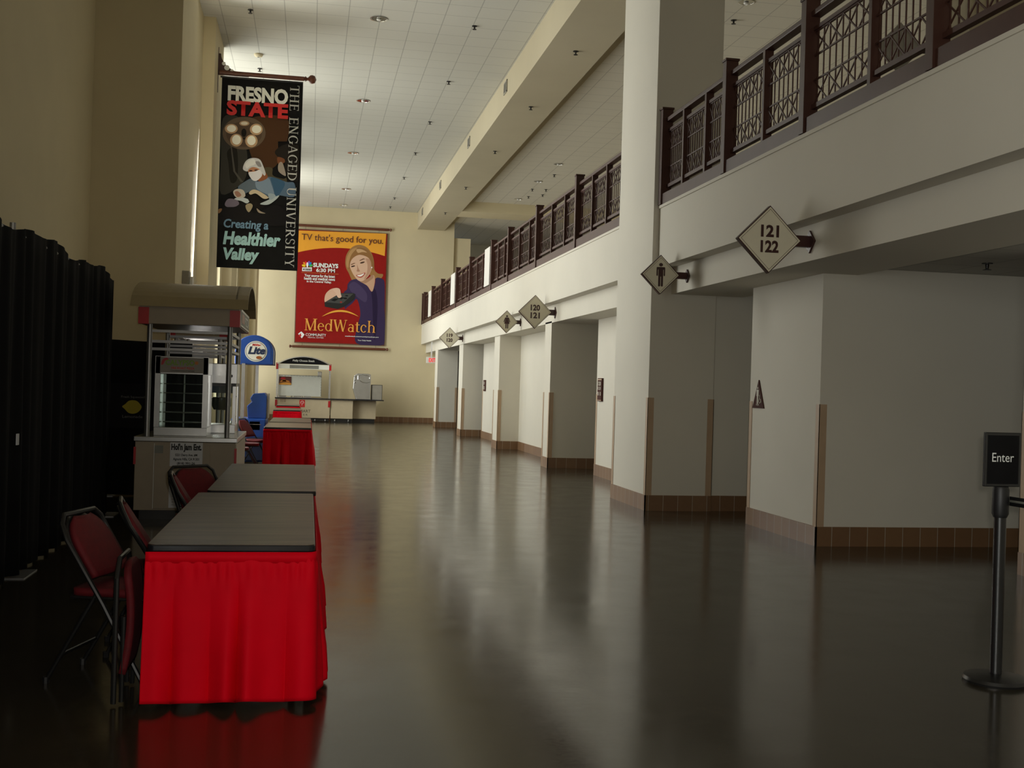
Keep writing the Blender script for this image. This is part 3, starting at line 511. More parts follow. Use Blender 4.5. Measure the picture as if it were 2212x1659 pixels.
# windows of the left wall
wn = 0
def window(y0, y1, z0, z1, nm, nz, wx=WX):
    global wn; wn += 1
    f = MB(); x0, x1 = wx - .2, wx - .1
    f.box(x0, y0, z0, x1, y0 + .07, z1).box(x0, y1 - .07, z0, x1, y1, z1).box(x0, y0, z0, x1, y1, z0 + .07).box(x0, y0, z1 - .07, x1, y1, z1)
    for i in range(1, nm): y = y0 + (y1 - y0) * i / nm; f.box(x0, y - .03, z0, x1, y + .03, z1)
    for i in range(1, nz): z = z0 + (z1 - z0) * i / nz; f.box(x0, y0, z - .03, x1, y1, z + .03)
    w = struct(f.build('window_%d' % wn, M['frame'], smooth=False))
    MB().box(wx - .155, y0 + .02, z0 + .02, wx - .145, y1 - .02, z1 - .02).build('window_pane', M['glass2'], w, smooth=False)
for a, b in zip([18.15, 23.2, 29.2, 35.3, 41.0], [20.2, 26.65, 32.75, 38.75, YE]): window(a, b, .8, 8.19, 2 if b - a < 3.5 else 3, 4)
window(-6.7, 0, .02, 3.8, 4, 2, XL)  # unseen entrance glazing, added around the near-end light
# right side: inner wall with pilasters, portals and the pillar, seen from above as boxes
sbox('wall_right', M['offwhite'],
  (6.13, YN, 0, 12, 8.73, 2.95), (5.03, 10.38, 0, 12, 12.17, 3.06), (5.04, 13.46, 0, 12, 15.02, 3.06), (4.97, 15.0, 0, 12, 18.94, 3.06),
  (5.0, 20.41, 0, 12, 32.16, 3.06), (4.45, 20.41, 0, 5.0, 20.98, 2.76), (4.48, 26.33, 0, 5.1, 27.09, 2.76),
  (4.47, 32.72, 0, 5.18, 33.6, 2.76), (4.44, 39.08, 0, 5.16, 39.87, 2.76), (5.03, 39.87, 0, 12, YE, 3.06),
  (11.8, YN, 0, 12.2, 50.2, 8.0), (6.11, 50, 0, 12.2, 50.2, 8.0))
sbox('pillar', M['offwhite'], (4.19, 13.41, 0, 5.05, 15.0, 7.6), bevel=.006)
sbox('balcony_fascia', M['offwhite'], (4.26, YN, 3.06, 4.7, 13.405, 3.82), (4.26, 15.005, 3.06, 4.7, YE, 3.82))
sbox('balcony_beam', M['offwhite'], (4.45, YN, 2.73, 5.4, 13.405, 3.1), (4.45, 15.005, 2.73, 5.4, YE, 3.1))
sbox('floor_upper_level', M['bounce_floor'], (4.5, YN, 3.5, 12.2, 13.405, 3.8), (4.5, 15.005, 3.5, 12.2, 50.2, 3.8), (5.06, 13.405, 3.5, 12.2, 15.005, 3.8))
# dark doors closing the portals; the first is added to blacken the far gap
def double_door(n, x, y0, y1):
    mb = MB(); mid = (y0 + y1) / 2
    mb.box(x, y0, 0, x + .06, mid - .01, 2.7).box(x, mid + .01, 0, x + .06, y1, 2.7)
    d = struct(mb.build('door_%d' % n, M['grout'], smooth=False))
    MB().bar((x - .04, mid - .12, .9), (x - .04, mid - .12, 1.2), .025).bar((x - .04, mid + .12, .9), (x - .04, mid + .12, 1.2), .025).build('door_handle', M['steelgrey'], d)
double_door(1, 5.6, 32.2, 39.85); double_door(2, 9.6, 18.95, 20.4); double_door(3, 9.6, 8.74, 10.37); double_door(4, 9.6, 12.18, 13.45)
# tile base
T = .014
def face_y(mb, x0, x1, y, z=.195): mb.box(x0, y - T, 0, x1, y + .002, z)      # on a wall that faces the camera end
def face_x(mb, x, y0, y1, z=.195): mb.box(x - T, y0, 0, x + .002, y1, z)      # on a wall that faces the windows
mb = MB()
face_x(mb, 6.13, YN, 8.73); face_x(mb, 5.03, 10.38 - T, 12.17); face_y(mb, 5.03 - T, 11.8, 10.38)
face_x(mb, 4.19, 13.41 - T, 15.0); face_y(mb, 4.19 - T, 5.05, 13.41); face_y(mb, 5.05, 11.8, 13.46)
face_x(mb, 4.97, 15.0, 18.94)
face_x(mb, 4.45, 20.41 - T, 20.98); face_y(mb, 4.45 - T, 11.8, 20.41); face_x(mb, 5.0, 20.98, 26.33)
face_x(mb, 4.48, 26.33 - T, 27.09); face_y(mb, 4.48 - T, 5.0, 26.33); face_x(mb, 5.0, 27.09, 32.16)
face_x(mb, 4.47, 32.72 - T, 33.6); face_y(mb, 4.47 - T, 5.18, 32.72)
face_x(mb, 4.44, 39.08 - T, 39.87); face_y(mb, 4.44 - T, 5.16, 39.08); face_x(mb, 5.03, 39.87, YE)
struct(mb.build('baseboard_right', M['tile'], smooth=False))
mb = MB(); face_y(mb, XL, 5.03, YE); struct(mb.build('baseboard_end', M['tile'], smooth=False))
mb = MB()
for y0, y1 in PIERS: mb.box(-1.902, y0, 0, -1.9 + T, y1, .195); mb.box(XL if y0 < 17 else WX, y0 - T, 0, -1.9 + T, y0 + .002, .195)
mb.box(XL, YN, 0, XL + T, 16.2, .195); struct(mb.build('baseboard_left', M['tile'], smooth=False))
# corner guards: angle strips on the outer corners, 1.2 m above the tile base
tn = 0
def guard(x, y, far=False, w=.075):
    global tn; tn += 1; t = .006; mb = MB(); z0, z1 = .195, 1.42
    if far: mb.box(x - t, y - w, z0, x, y + t, z1).box(x - t, y, z0, x + w, y + t, z1)
    else: mb.box(x - t, y - t, z0, x, y + w, z1).box(x - t, y - t, z0, x + w, y, z1)
    struct(mb.build('trim_%d' % tn, M['guard'], smooth=False))
for x, y in ((5.03, 10.38), (4.19, 13.41), (4.45, 20.41), (4.48, 26.33), (4.47, 32.72), (4.44, 39.08)): guard(x, y)
for x, y in ((6.13, 8.73), (5.03, 12.17), (4.19, 15.0), (4.97, 18.94), (4.45, 20.98), (4.48, 27.09), (5.0, 32.16), (4.47, 33.6), (4.44, 39.87)): guard(x, y, True)
def guard_r(x, y, w=.075):
    global tn; tn += 1; t = .006
    struct(MB().box(x - w, y - t, .195, x + t, y, 1.42).box(x, y - t, .195, x + t, y + w, 1.42).build('trim_%d' % tn, M['guard'], smooth=False))
guard_r(5.18, 32.72); guard_r(5.16, 39.08); guard_r(5.05, 13.41)
# thin white nosing under the railing
tn += 1; sbox('trim_%d' % tn, M['offwhite'], (4.245, YN, 3.79, 4.30, 13.40, 3.825), (4.245, 15.01, 3.79, 4.30, YE, 3.825))

# ------------------------------------------------------------------ balcony railings
def lattice(y0, y1, parent, n=9):
    mb = MB(); x = 4.33; z0, z1 = 4.085, 4.735; b = .011
    zb, zt = z0 + .215, z1 - .215
    mb.bar((x, y0, zb), (x, y1, zb), b * 1.3).bar((x, y0, zt), (x, y1, zt), b * 1.3)
    mb.bar((x, y0, z0), (x, y1, z0), b * 1.3).bar((x, y0, z1), (x, y1, z1), b * 1.3)
    ys = [y0 + (y1 - y0) * (i + .5) / n for i in range(n)]
    for y in ys: mb.bar((x, y, z0), (x, y, z1), b, up=(1, 0, 0))
    m = 4
    for k in range(m):
        a = y0 + (y1 - y0) * k / m; c = y0 + (y1 - y0) * (k + 1) / m
        for p, q in ((z0, zb), (zt, z1)):
            mb.bar((x - .004, a, p), (x - .004, c, q), b, up=(1, 0, 0)).bar((x + .004, a, q), (x + .004, c, p), b, up=(1, 0, 0))
    return mb.build('lattice_panel', M['rail'], parent, smooth=False)
def railing(label, ya, yb, mains, mids, whites=()):
    r = thing('balcony_railing', label, 'railing')
    MB().box(4.255, ya, 3.825, 4.40, yb, 3.965).build('base_curb', M['rail'], r, bevel=.004, smooth=False)
    MB().box(4.285, ya, 4.865, 4.385, yb, 4.915).build('top_rail', M['rail'], r, bevel=.008, smooth=False)
    MB().box(4.31, ya, 4.74, 4.36, yb, 4.775).build('middle_rail', M['rail'], r, smooth=False)
    MB().box(4.305, ya, 4.04, 4.36, yb, 4.08).build('bottom_rail', M['rail'], r, smooth=False)
    allp = []
    for y in mains:
        MB().box(4.235, y - .05, 3.83, 4.37, y + .05, 5.02).box(4.225, y - .062, 5.02, 4.38, y + .062, 5.045).build('post', M['rail'], r, bevel=.003, smooth=False); allp.append((y, .05))
    for y in mids:
        MB().box(4.285, y - .025, 3.96, 4.375, y + .025, 4.87).build('baluster_post', M['rail'], r, smooth=False); allp.append((y, .025))
    for y0, y1 in whites:
        MB().box(4.215, y0, 3.97, 4.235, y1, 4.90).build('white_panel', M['white'], r, smooth=False, label='white panel on the railing')
    allp.sort()
    for (a, wa), (b, wb) in zip(allp, allp[1:]): lattice(a + wa, b - wb, r)
railing('dark brown lattice balcony railing between the near edge of the view and the pillar', -1.0, 13.40,
        [-1, 1.05, 3.1, 5.15, 7.2, 9.28, 11.2, 13.34], [0, 2.05, 4.1, 6.15, 8.16, 10.27, 11.9, 12.65])
railing('dark brown lattice balcony railing beyond the pillar with white panels', 15.01, 43.38,
        [15.08, 17.9, 21.15, 24.26, 26.56, 30.27, 33.14, 36.98, 39.84, 42.6, 43.32],
        [16.12, 16.98, 18.9, 19.95, 22.05, 23.15, 24.98, 25.84, 28.2, 29.2, 31.15, 32.1, 34.9, 35.9, 37.9, 38.84, 41.2, 41.9], ((26.64, 27.42), (33.22, 34.15), (39.90, 40.72)))

# ------------------------------------------------------------------ ceiling fittings
def downlight(x, y, z, label, r=.16, grp='recessed ceiling downlights'):
    t = thing('recessed_light', label, 'ceiling light', (x, y, z), 0, grp)
    MB().lathe([(r * .86, .0), (r, -.004), (r * 1.02, -.012), (r * .88, -.016), (r * .84, 0)]).build('trim_ring', M['lamp'], t)
    MB().lathe([(r * .85, -.012), (r * .78, -.006), (r * .5, -.003), (r * .2, -.001)]).build('reflector', M['chrome'], t)
    MB().lathe([(.001, -.045), (.035, -.04), (.045, -.02), (.03, -.002)], n=14).build('bulb', M['white'], t)
ORD = ['nearest the camera', 'second from the camera', 'third from the camera', 'fourth from the camera', 'fifth from the camera', 'sixth from the camera', 'seventh from the camera', 'eighth from the camera']
for i, y in enumerate((20.55, 26.62, 32.77, 38.97, 42.5)): downlight(1.06, y, 8.2, 'round chrome downlight in the tall hall ceiling, ' + ORD[i])
for i, (x, y) in enumerate(((6.84, 17.2), (6.81, 31.0), (6.80, 33.8), (6.81, 37.2))): downlight(x, y, 7.91, 'round chrome downlight in the upper level ceiling above the railing, ' + ORD[i], .13)
downlight(8.1, 44.3, 7.91, 'round chrome downlight in the low upper ceiling behind the cross beam', .13)
downlight(4.85, 17.0, 2.73, 'round downlight in the soffit under the balcony just past the pillar', .09)
def sprinkler(x, y, z, label):
    t = thing('sprinkler_head', label, 'sprinkler', (x, y, z), 0, 'ceiling sprinkler heads')
    MB().lathe([(.05, 0), (.05, -.008), (.018, -.012), (.014, -.05)], n=14).build('escutcheon', M['black'], t)
    MB().lathe([(.005, -.05), (.04, -.062), (.04, -.066), (.005, -.07)], n=14).build('deflector', M['black'], t)
for i, y in enumerate((20.5, 24.39, 28.27, 32.18, 36.12, 40.21, 42.3)): sprinkler(2.83, y, 8.2, 'dark sprinkler head in the hall ceiling beside the long beam, ' + ORD[i])
for i, y in enumerate((20.7, 24.55)): sprinkler(-1.25, y, 8.2, 'dark sprinkler head in the ceiling above the black hanging banner, ' + ('nearer one' if i == 0 else 'farther one'))
for i, (x, y) in enumerate(((7.05, 32.6), (7.33, 35.1), (7.43, 36.1), (6.90, 35.2), (7.05, 36.6))): sprinkler(x, y, 7.91, 'dark sprinkler head in the upper level ceiling, ' + ORD[i])
sprinkler(6.98, 18.1, 7.91, 'dark sprinkler head in the upper level ceiling right of the pillar')
for i, y in enumerate((19.4, 23.5, 28.2, 33.6, 38.8)): sprinkler(4.52, y, 7.55, 'dark sprinkler head under the long beam, ' + ORD[i])
sprinkler(6.25, 9.5, 2.80, 'dark sprinkler head in the low ceiling of the portal at the right edge')
t = thing('smoke_detector', 'small cream smoke detector in the ceiling above the black banner', 'smoke detector', (-1.23, 23.48, 8.2))
MB().lathe([(.09, 0), (.09, -.025), (.07, -.05), (.03, -.06)]).build('housing', M['cream'], t); MB().lathe([(.025, -.06), (.02, -.066)], n=12).build('sensor_cap', M['greysign'], t)
for i, y in enumerate((23.6, 29.21, 35.73, 41.51)):
    t = thing('air_vent', 'grey air grille on the side of the long beam, ' + ORD[i], 'vent', (3.98, y, 7.95), 0, 'air grilles along the beam')
    MB().box(-.02, -.19, -.13, 0, .19, -.105).box(-.02, -.19, .105, 0, .19, .13).box(-.02, -.19, -.13, 0, -.165, .13).box(-.02, .165, -.13, 0, .19, .13).build('frame', M['ventm'], t, smooth=False)
    mb = MB()
    for k in range(7): mb.bar((-.012, -.17, -.09 + k * .03), (-.012, .17, -.09 + k * .03), .016, .006)
    mb.build('grille_slats', M['ventm'], t, smooth=False)
    MB().box(-.004, -.17, -.11, -.001, .17, .11).build('backing', M['grout'], t, smooth=False)

# ------------------------------------------------------------------ diamond signs on arms
def man(h=1.0):
    """outline polygons of the standing man, height 1, centred"""
    head = [(.085 * math.cos(a), .43 + .075 * math.sin(a)) for a in [2 * math.pi * i / 18 for i in range(18)]]
    body = [(-.19, .30), (-.17, .33), (.17, .33), (.19, .30), (.19, -.02), (.175, -.05), (.14, -.05), (.13, -.02), (.13, .22), (.105, .22), (.105, -.47), (.09, -.5), (.035, -.5), (.015, -.47), (.015, -.08), (-.015, -.08), (-.015, -.47), (-.035, -.5), (-.09, -.5), (-.105, -.47), (-.105, .22), (-.13, .22), (-.13, -.02), (-.14, -.05), (-.175, -.05), (-.19, -.02)]
    return [head, body]
def woman():
    head = [(.075 * math.cos(a), .43 + .075 * math.sin(a)) for a in [2 * math.pi * i / 18 for i in range(18)]]
    body = [(-.11, .33), (.11, .33), (.15, .30), (.25, .02), (.24, -.02), (.20, -.02), (.125, .20), (.115, .20), (.20, -.14), (.105, -.14), (.105, -.47), (.09, -.5), (.04, -.5), (.025, -.47), (.025, -.14), (-.025, -.14), (-.025, -.47), (-.04, -.5), (-.09, -.5), (-.105, -.47), (-.105, -.14), (-.20, -.14), (-.115, .20), (-.125, .20), (-.20, -.02), (-.24, -.02), (-.25, .02), (-.15, .30)]
    return [head, body]
def pictogram(name, parent, polys, o, sc, m, plane=FRONT, d=.003, sx=1.):
    ex, ey, ez = plane; mb = MB()
    for p in polys: mb.prism([(a * sc * sx, b * sc) for a, b in p], o, ex, ey, ez, d)
    return mb.build(name, m, parent, smooth=False)
def diamond(x, y, R, label, rows=None, fig=None):
    t = thing('diamond_sign', label, 'sign', (x, y, 2.90), 0, 'diamond signs along the balcony')
    D = lambda r: [(-r, 0), (0, -r), (r, 0), (0, r)]
    MB().prism(D(R), (0, .03, 0), *FRONT, .055).build('frame', M['maroon'], t, smooth=False)
    MB().prism(D(R - .012), (0, -.025, 0), *FRONT, .004).build('face', M['signface'], t, smooth=False)
    mb = MB(); a, b = R - .036, R - .031
    for i in range(4):
        p, q = D(a), D(b); j = (i + 1) % 4; mb.face([(p[i][0], -.0295, p[i][1]), (p[j][0], -.0295, p[j][1]), (q[j][0], -.0295, q[j][1]), (q[i][0], -.0295, q[i][1])])
    mb.build('border_line', M['signline'], t, smooth=False)
    k = R / .31
    if rows:
        for s, z0 in zip(rows, (.02, -.122)): lettering('lettering', t, s, (0, -.0295, 0), (-.088 * k, z0 * k, .088 * k, (z0 + .112) * k), M['maroon'], bold=.04)
    if fig: pictogram('pictogram', t, fig, (0, -.0295, -.003), R * 1.18, M['maroon'])
    L = 4.45 - x; MB().box(R - .10 * k, -.028, -.052 * k, L - .01, .028, .052 * k).build('arm', M['maroon'], t, bevel=.004, smooth=False)
    r = .105 * k; MB().prism([(-r, 0), (0, -r), (r, 0), (0, r)], (L, 0, 0), (0, -1, 0), (0, 0, 1), (-1, 0, 0), .02).build('wall_plate', M['maroon'], t, smooth=False)
    return t
diamond(4.04, 9.46, .305, 'cream diamond sign reading 121 122 on a maroon arm under the balcony', rows=('121', '122'))
diamond(4.10, 12.80, .237, 'small cream diamond sign with a man figure beside the pillar', fig=man())
diamond(4.06, 20.11, .31, 'cream diamond sign reading 120 121 beyond the pillar', rows=('120', '121'))
diamond(4.14, 23.55, .243, 'small cream diamond sign with a woman figure', fig=woman())
diamond(4.05, 32.72, .31, 'farthest cream diamond sign, reading 119 120', rows=('119', '120'))
# wall plaques
SIDE = ((0, -1, 0), (0, 0, 1), (-1, 0, 0))      # plane on a wall that faces the windows
t = thing('restroom_plaque', 'maroon triangular wall plaque with a figure beside the restroom entrance', 'plaque', (5.03, 11.91, 1.345))
MB().prism([(-.16, 0), (.16, 0), (0, .32)], (0, 0, 0), *SIDE, .012).build('plate', M['plaque'], t, smooth=False)
pictogram('pictogram', t, man(), (-.0125, .012, .145), .19, M['braille'], SIDE, .003, .8)
lettering('lettering', t, 'MEN', (-.0125, 0, 0), (-.045, .028, .030, .05), M['braille'], SIDE)
MB().tube([(-.0145, -.055 + .028 * math.cos(a), .085 + .028 * math.sin(a)) for a in [math.radians(150 + 25 * i) for i in range(11)]], .004, 6).tube([(-.0145, -.05, .15), (-.0145, -.045, .105), (-.0145, -.075, .10), (-.0145, -.09, .065)], .005, 6).build('wheelchair_symbol', M['braille'], t)
t = thing('portal_plaque', 'tall brown plaque with cream lettering on the wall just beyond the pillar', 'plaque', (4.97, 18.62, 1.30))
MB().box(-.035, -.135, 0, 0, .135, .40).build('plate', M['plaque'], t, bevel=.004, smooth=False)
MB().box(-.037, -.135, .365, -.034, .135, .385).box(-.037, -.135, .01, -.034, .135, .022).build('edge_strip', M['guard'], t, smooth=False)
lettering('lettering', t, '120', (-.0355, 0, 0), (-.09, .27, .09, .34), M['braille'], SIDE, bold=.02)
lettering('lettering', t, '121', (-.0355, 0, 0), (-.09, .20, .09, .25), M['braille'], SIDE, bold=.02)
lettering('lettering', t, '120   121', (-.0355, 0, 0), (-.11, .10, .11, .16), M['braille'], SIDE, bold=.03)
t = thing('portal_plaque', 'small brown plaque with cream lettering on the far wall beyond the woman sign', 'plaque', (5.0, 31.7, 1.36))
MB().box(-.03, -.16, 0, 0, .16, .32).build('plate', M['plaque'], t, bevel=.004, smooth=False)
lettering('lettering', t, '119', (-.0305, 0, 0), (-.1, .18, .1, .27), M['braille'], SIDE, bold=.02)
lettering('lettering', t, '120', (-.0305, 0, 0), (-.1, .05, .1, .14), M['braille'], SIDE, bold=.02)
t = thing('wall_switch', 'small cover plate low on the far recessed wall', 'outlet', (5.0, 29.6, .40))
MB().box(-.008, -.04, -.06, 0, .04, .06).build('cover_plate', M['device'], t, smooth=False); MB().box(-.011, -.015, -.03, -.007, .015, .03).build('socket', M['white'], t, smooth=False)
# exit sign
t = thing('exit_sign', 'white exit sign with red letters hanging at the far end under the balcony', 'sign', (4.36, 40.2, 2.28))
MB().box(-.21, -.03, 0, .14, .03, .22).build('housing', M['exitw'], t, bevel=.006, smooth=False)
lettering('lettering', t, 'EXIT', (0, -.031, 0), (-.12, .035, .13, .185), M['exitr'], bold=.03)
MB().box(-.05, -.015, .22, .0, .015, .78).build('hanger', M['exitw'], t, smooth=False)
# wall device on the first pier
t = thing('alarm_strobe', 'grey wall strobe box on the first pier above the beige cart roof', 'alarm', (-1.9, 17.2, 2.72))
MB().box(0, -.12, 0, .10, .12, .36).build('box', M['device'], t, bevel=.006, smooth=False); MB().box(.10, -.07, .03, .15, .06, .28).build('lens', M['white'], t, bevel=.01, smooth=False)
# things on the upper level seen through the railing
t = thing('upper_diamond_sign', 'dark backed diamond sign hanging on the upper level behind the near railing', 'sign', (5.15, 9.25, 4.67))
MB().prism([(-.22, 0), (0, -.22), (.22, 0), (0, .22)], (0, .03, 0), *FRONT, .05).build('panel', M['device'], t, smooth=False); MB().box(.2, -.02, -.03, .5, .02, .03).build('arm', M['maroon'], t, smooth=False); MB().prism([(-.09, 0), (0, -.09), (.09, 0), (0, .09)], (.5, 0, 0), (0, -1, 0), (0, 0, 1), (1, 0, 0), .03).build('wall_plate', M['maroon'], t, smooth=False)
sbox('wall_upper_level', M['beam'], (5.68, 9.0, 3.8, 6.3, 9.6, 5.3))

# ------------------------------------------------------------------ hanging banners
t = thing('wall_banner', 'tall black banner with a surgeon picture hanging from a cherry wood pole', 'banner', (-1.82, 22.0, 3.63))
MB().box(0, 0, 0, 1.53, .006, 3.645).build('sheet', M['vinyl'], t, smooth=False)
picture('printed_picture', t, BANNER_ART, (0, 0, 0), FRONT, 1.53, 3.64)
lettering('lettering', t, 'FRESNO', (0, -.032, 0), (.119, 3.20, 1.253, 3.50), M['whiteink'], bold=.045, label='white bold lettering')
lettering('lettering', t, 'STATE', (0, -.033, 0), (.105, 2.925, 1.262, 3.215), M['redink'], bold=.045, label='red bold lettering')
lettering('lettering', t, 'Creating a', (0, -.032, 0), (.115, .715, .955, .935), M['cyan2'], bold=.025, shear=.12, label='steel blue slanted lettering')
lettering('lettering', t, 'Healthier', (0, -.032, 0), (.112, .44, 1.195, .70), M['cyan1'], bold=.045, shear=.15, label='pale cyan slanted lettering')
lettering('lettering', t, 'Valley', (0, -.032, 0), (.122, .085, .80, .385), M['cyan1'], bold=.045, shear=.15, label='pale cyan slanted lettering')
serif_lettering('lettering', t, 'THE ENGAGED UNIVERSITY', (0, -.030, 0), (1.285, .06, 1.465, 3.585), M['silverink'], turn=True)
MB().tube([(-.03, 0, 3.66), (1.53, 0, 3.66)], .018, 10).build('sheet_rod', M['black'], t)
mb = MB(); mb.tube([(-.05, 0, 3.74), (1.55, 0, 3.74)], .042, 14); mb.lathe([(.03, 1.55), (.055, 1.57), (.03, 1.60), (.03, 1.62), (.075, 1.66), (.085, 1.70), (.07, 1.75), (.01, 1.78)], (0, 0, 3.74), 18, 'x')
mb.build('pole', M['cherry'], t)
arc = [(.0, .30)] + [(.52 - .50 * math.cos(a), .305 - .30 * math.sin(a)) for a in [math.pi / 2 * i / 12 for i in range(1, 13)]]
MB().prism([(-.08, -.05), (.5, -.05), (.5, .0)] + list(reversed([(-.03 + .5 * (1 - math.cos(a)), .36 - .36 * math.sin(a)) for a in [math.pi / 2 * i / 12 for i in range(0, 12)]])) + [(-.08, .36)], (0, .02, 3.74), *FRONT, .035).build('bracket', M['maroon'], t, smooth=False)
mb = MB()
for x, z, r in ((.025, .17, .035), (.085, .095, .05), (.18, .045, .03)): mb.lathe([(r, 0), (r, .003), (r * .2, .0035)], (x, -.018, 3.74 + z), 16, 'y')
mb.build('bracket_disc', M['whiteink'], t, label='pale round cut-outs of the bracket'); MB().tube([(-.08, 0, 3.35), (-.08, 0, 4.22)], .012, 8).build('wall_rod', M['maroon'], t)
t = thing('framed_poster', 'large red and orange poster of a woman with a remote control on the end wall', 'poster', (-.61, 43.3, 2.95))
MB().box(0, 0, .0, 3.44, .02, 4.36).build('frame', M['cherry'], t, smooth=False)
MB().box(.035, -.004, .035, 3.405, .0, 4.325).build('sheet', M['posterred'], t, smooth=False)
picture('printed_picture', t, POSTER_ART, (0, -.004, 0), FRONT, 3.44, 4.36)
PZ = -.048
lettering('lettering', t, 'TV that\'s good for you.', (0, PZ, 0), (.16, 3.86, 3.26, 4.19), M['maroonink'], bold=.004, label='brown lettering')
lettering('lettering', t, 'SUNDAYS', (0, PZ, 0), (.626, 2.91, 1.577, 3.085), M['whiteink'], bold=.045)
lettering('lettering', t, '6:30 PM', (0, PZ, 0), (.745, 2.735, 1.454, 2.885), M['whiteink'], bold=.03)
lettering('lettering', t, 'Your source for the latest', (0, PZ, 0), (.31, 2.535, 1.461, 2.645), M['whiteink'], bold=.03)
lettering('lettering', t, 'health and medical news', (0, PZ, 0), (.30, 2.42, 1.465, 2.53), M['whiteink'], bold=.03)
lettering('lettering', t, 'in the Central Valley.', (0, PZ, 0), (.402, 2.30, 1.34, 2.405), M['whiteink'], bold=.03)
lettering('lettering', t, 'KSEE', (0, PZ, 0), (.25, 2.775, .55, 2.85), M['ink'], bold=.03)
serif_lettering('lettering', t, 'MedWatch', (0, PZ, 0), (.372, .48, 3.062, .94), M['gold2'], squeeze=.03)
lettering('lettering', t, 'COMMUNITY', (0, PZ, 0), (.421, .27, 1.194, .375), M['whiteink'], bold=.01)
lettering('lettering', t, 'MEDICAL CENTERS', (0, PZ, 0), (.508, .196, 1.104, .24), M['whiteink'])
lettering('lettering', t, 'medwatch.communitymedical.org', (0, PZ, 0), (1.92, .285, 3.205, .345), M['whiteink'], bold=.02)
lettering('lettering', t, 'Your Daily Health', (0, PZ, 0), (2.40, .14, 2.92, .20), M['whiteink'], bold=.02)
for z, lab in ((4.50, 'top_pole'), (-.14, 'bottom_pole')):
    mb = MB(); mb.tube([(-.05, -.02, z), (3.45, -.02, z)], .05, 14).box(.6, -.03, z - .02, .66, .1, z + .02).box(2.8, -.03, z - .02, 2.86, .1, z + .02)
    for s, x in ((-1, -.05), (1, 3.45)): mb.lathe([(.035, 0), (.05, s * .02), (.03, s * .05), (.06, s * .09), (.055, s * .12), (.01, s * .14)], (x, -.02, z), 14, 'x')
    mb.build(lab, M['cherry'], t)
mb = MB()
for x in (.3, 1.72, 3.1): mb.bar((x, 0, 4.36), (x, 0, 4.47), .008).bar((x, 0, -.1), (x, 0, 0), .008)
mb.build('hanging_wire', M['ink'], t)

# ------------------------------------------------------------------ tables, skirts, chairs
def table(x, y0, y1, label, w=.75):
    """top from y0 to y1, top surface at .74; the thing sits at the middle of its floor print"""
    L = y1 - y0; t = thing('folding_table', label, 'table', (x, (y0 + y1) / 2, 0), 0, 'folding tables in a row')
    r = .03; hw, hl = w / 2, L / 2
    out = []
    for cx, cy, a0 in ((hw - r, hl - r, 0), (-hw + r, hl - r, 90), (-hw + r, -hl + r, 180), (hw - r, -hl + r, 270)):
        out += [(cx + r * math.cos(math.radians(a0 + 22.5 * i)), cy + r * math.sin(math.radians(a0 + 22.5 * i))) for i in range(5)]
    MB().prism([(a * .994, b * .998) for a, b in out], (0, 0, .712), (1, 0, 0), (0, 1, 0), (0, 0, 1), .028).build('tabletop', M['laminate'], t, smooth=False)
    MB().prism(out, (0, 0, .705), (1, 0, 0), (0, 1, 0), (0, 0, 1), .033).build('edge_band', M['edge'], t, bevel=.006)
    for sy in (-1, 1):
        for sx in (-1, 1):
            MB().tube([(sx * (hw - .09), sy * (hl - .30), .705), (sx * (hw - .09), sy * (hl - .32), .0)], .016, 8).build('leg', M['steelgrey'], t)
        MB().tube([(-(hw - .09), sy * (hl - .31), .25), (hw - .09, sy * (hl - .31), .25)], .012, 8).build('leg_brace', M['steelgrey'], t)
    return t
TX = -.325
table(TX, 5.24, 7.62, 'brown laminate folding table nearest the camera, its front end skirted in red')
table(TX + .03, 7.78, 10.25, 'brown laminate folding table directly behind the nearest one', .73)
table(-.32, 18.25, 20.35, 'brown folding table with a red skirt in the second pair, its nearer table')
table(-.32, 20.6, 23.0, 'brown folding table with black edge in the second pair, its farther table')
table(-.54, 28.9, 31.3, 'brown folding table with a dark red skirt, second farthest of the row', .68)
table(-.61, 34.2, 36.6, 'farthest brown folding table, just in front of the beige food stand', .68)
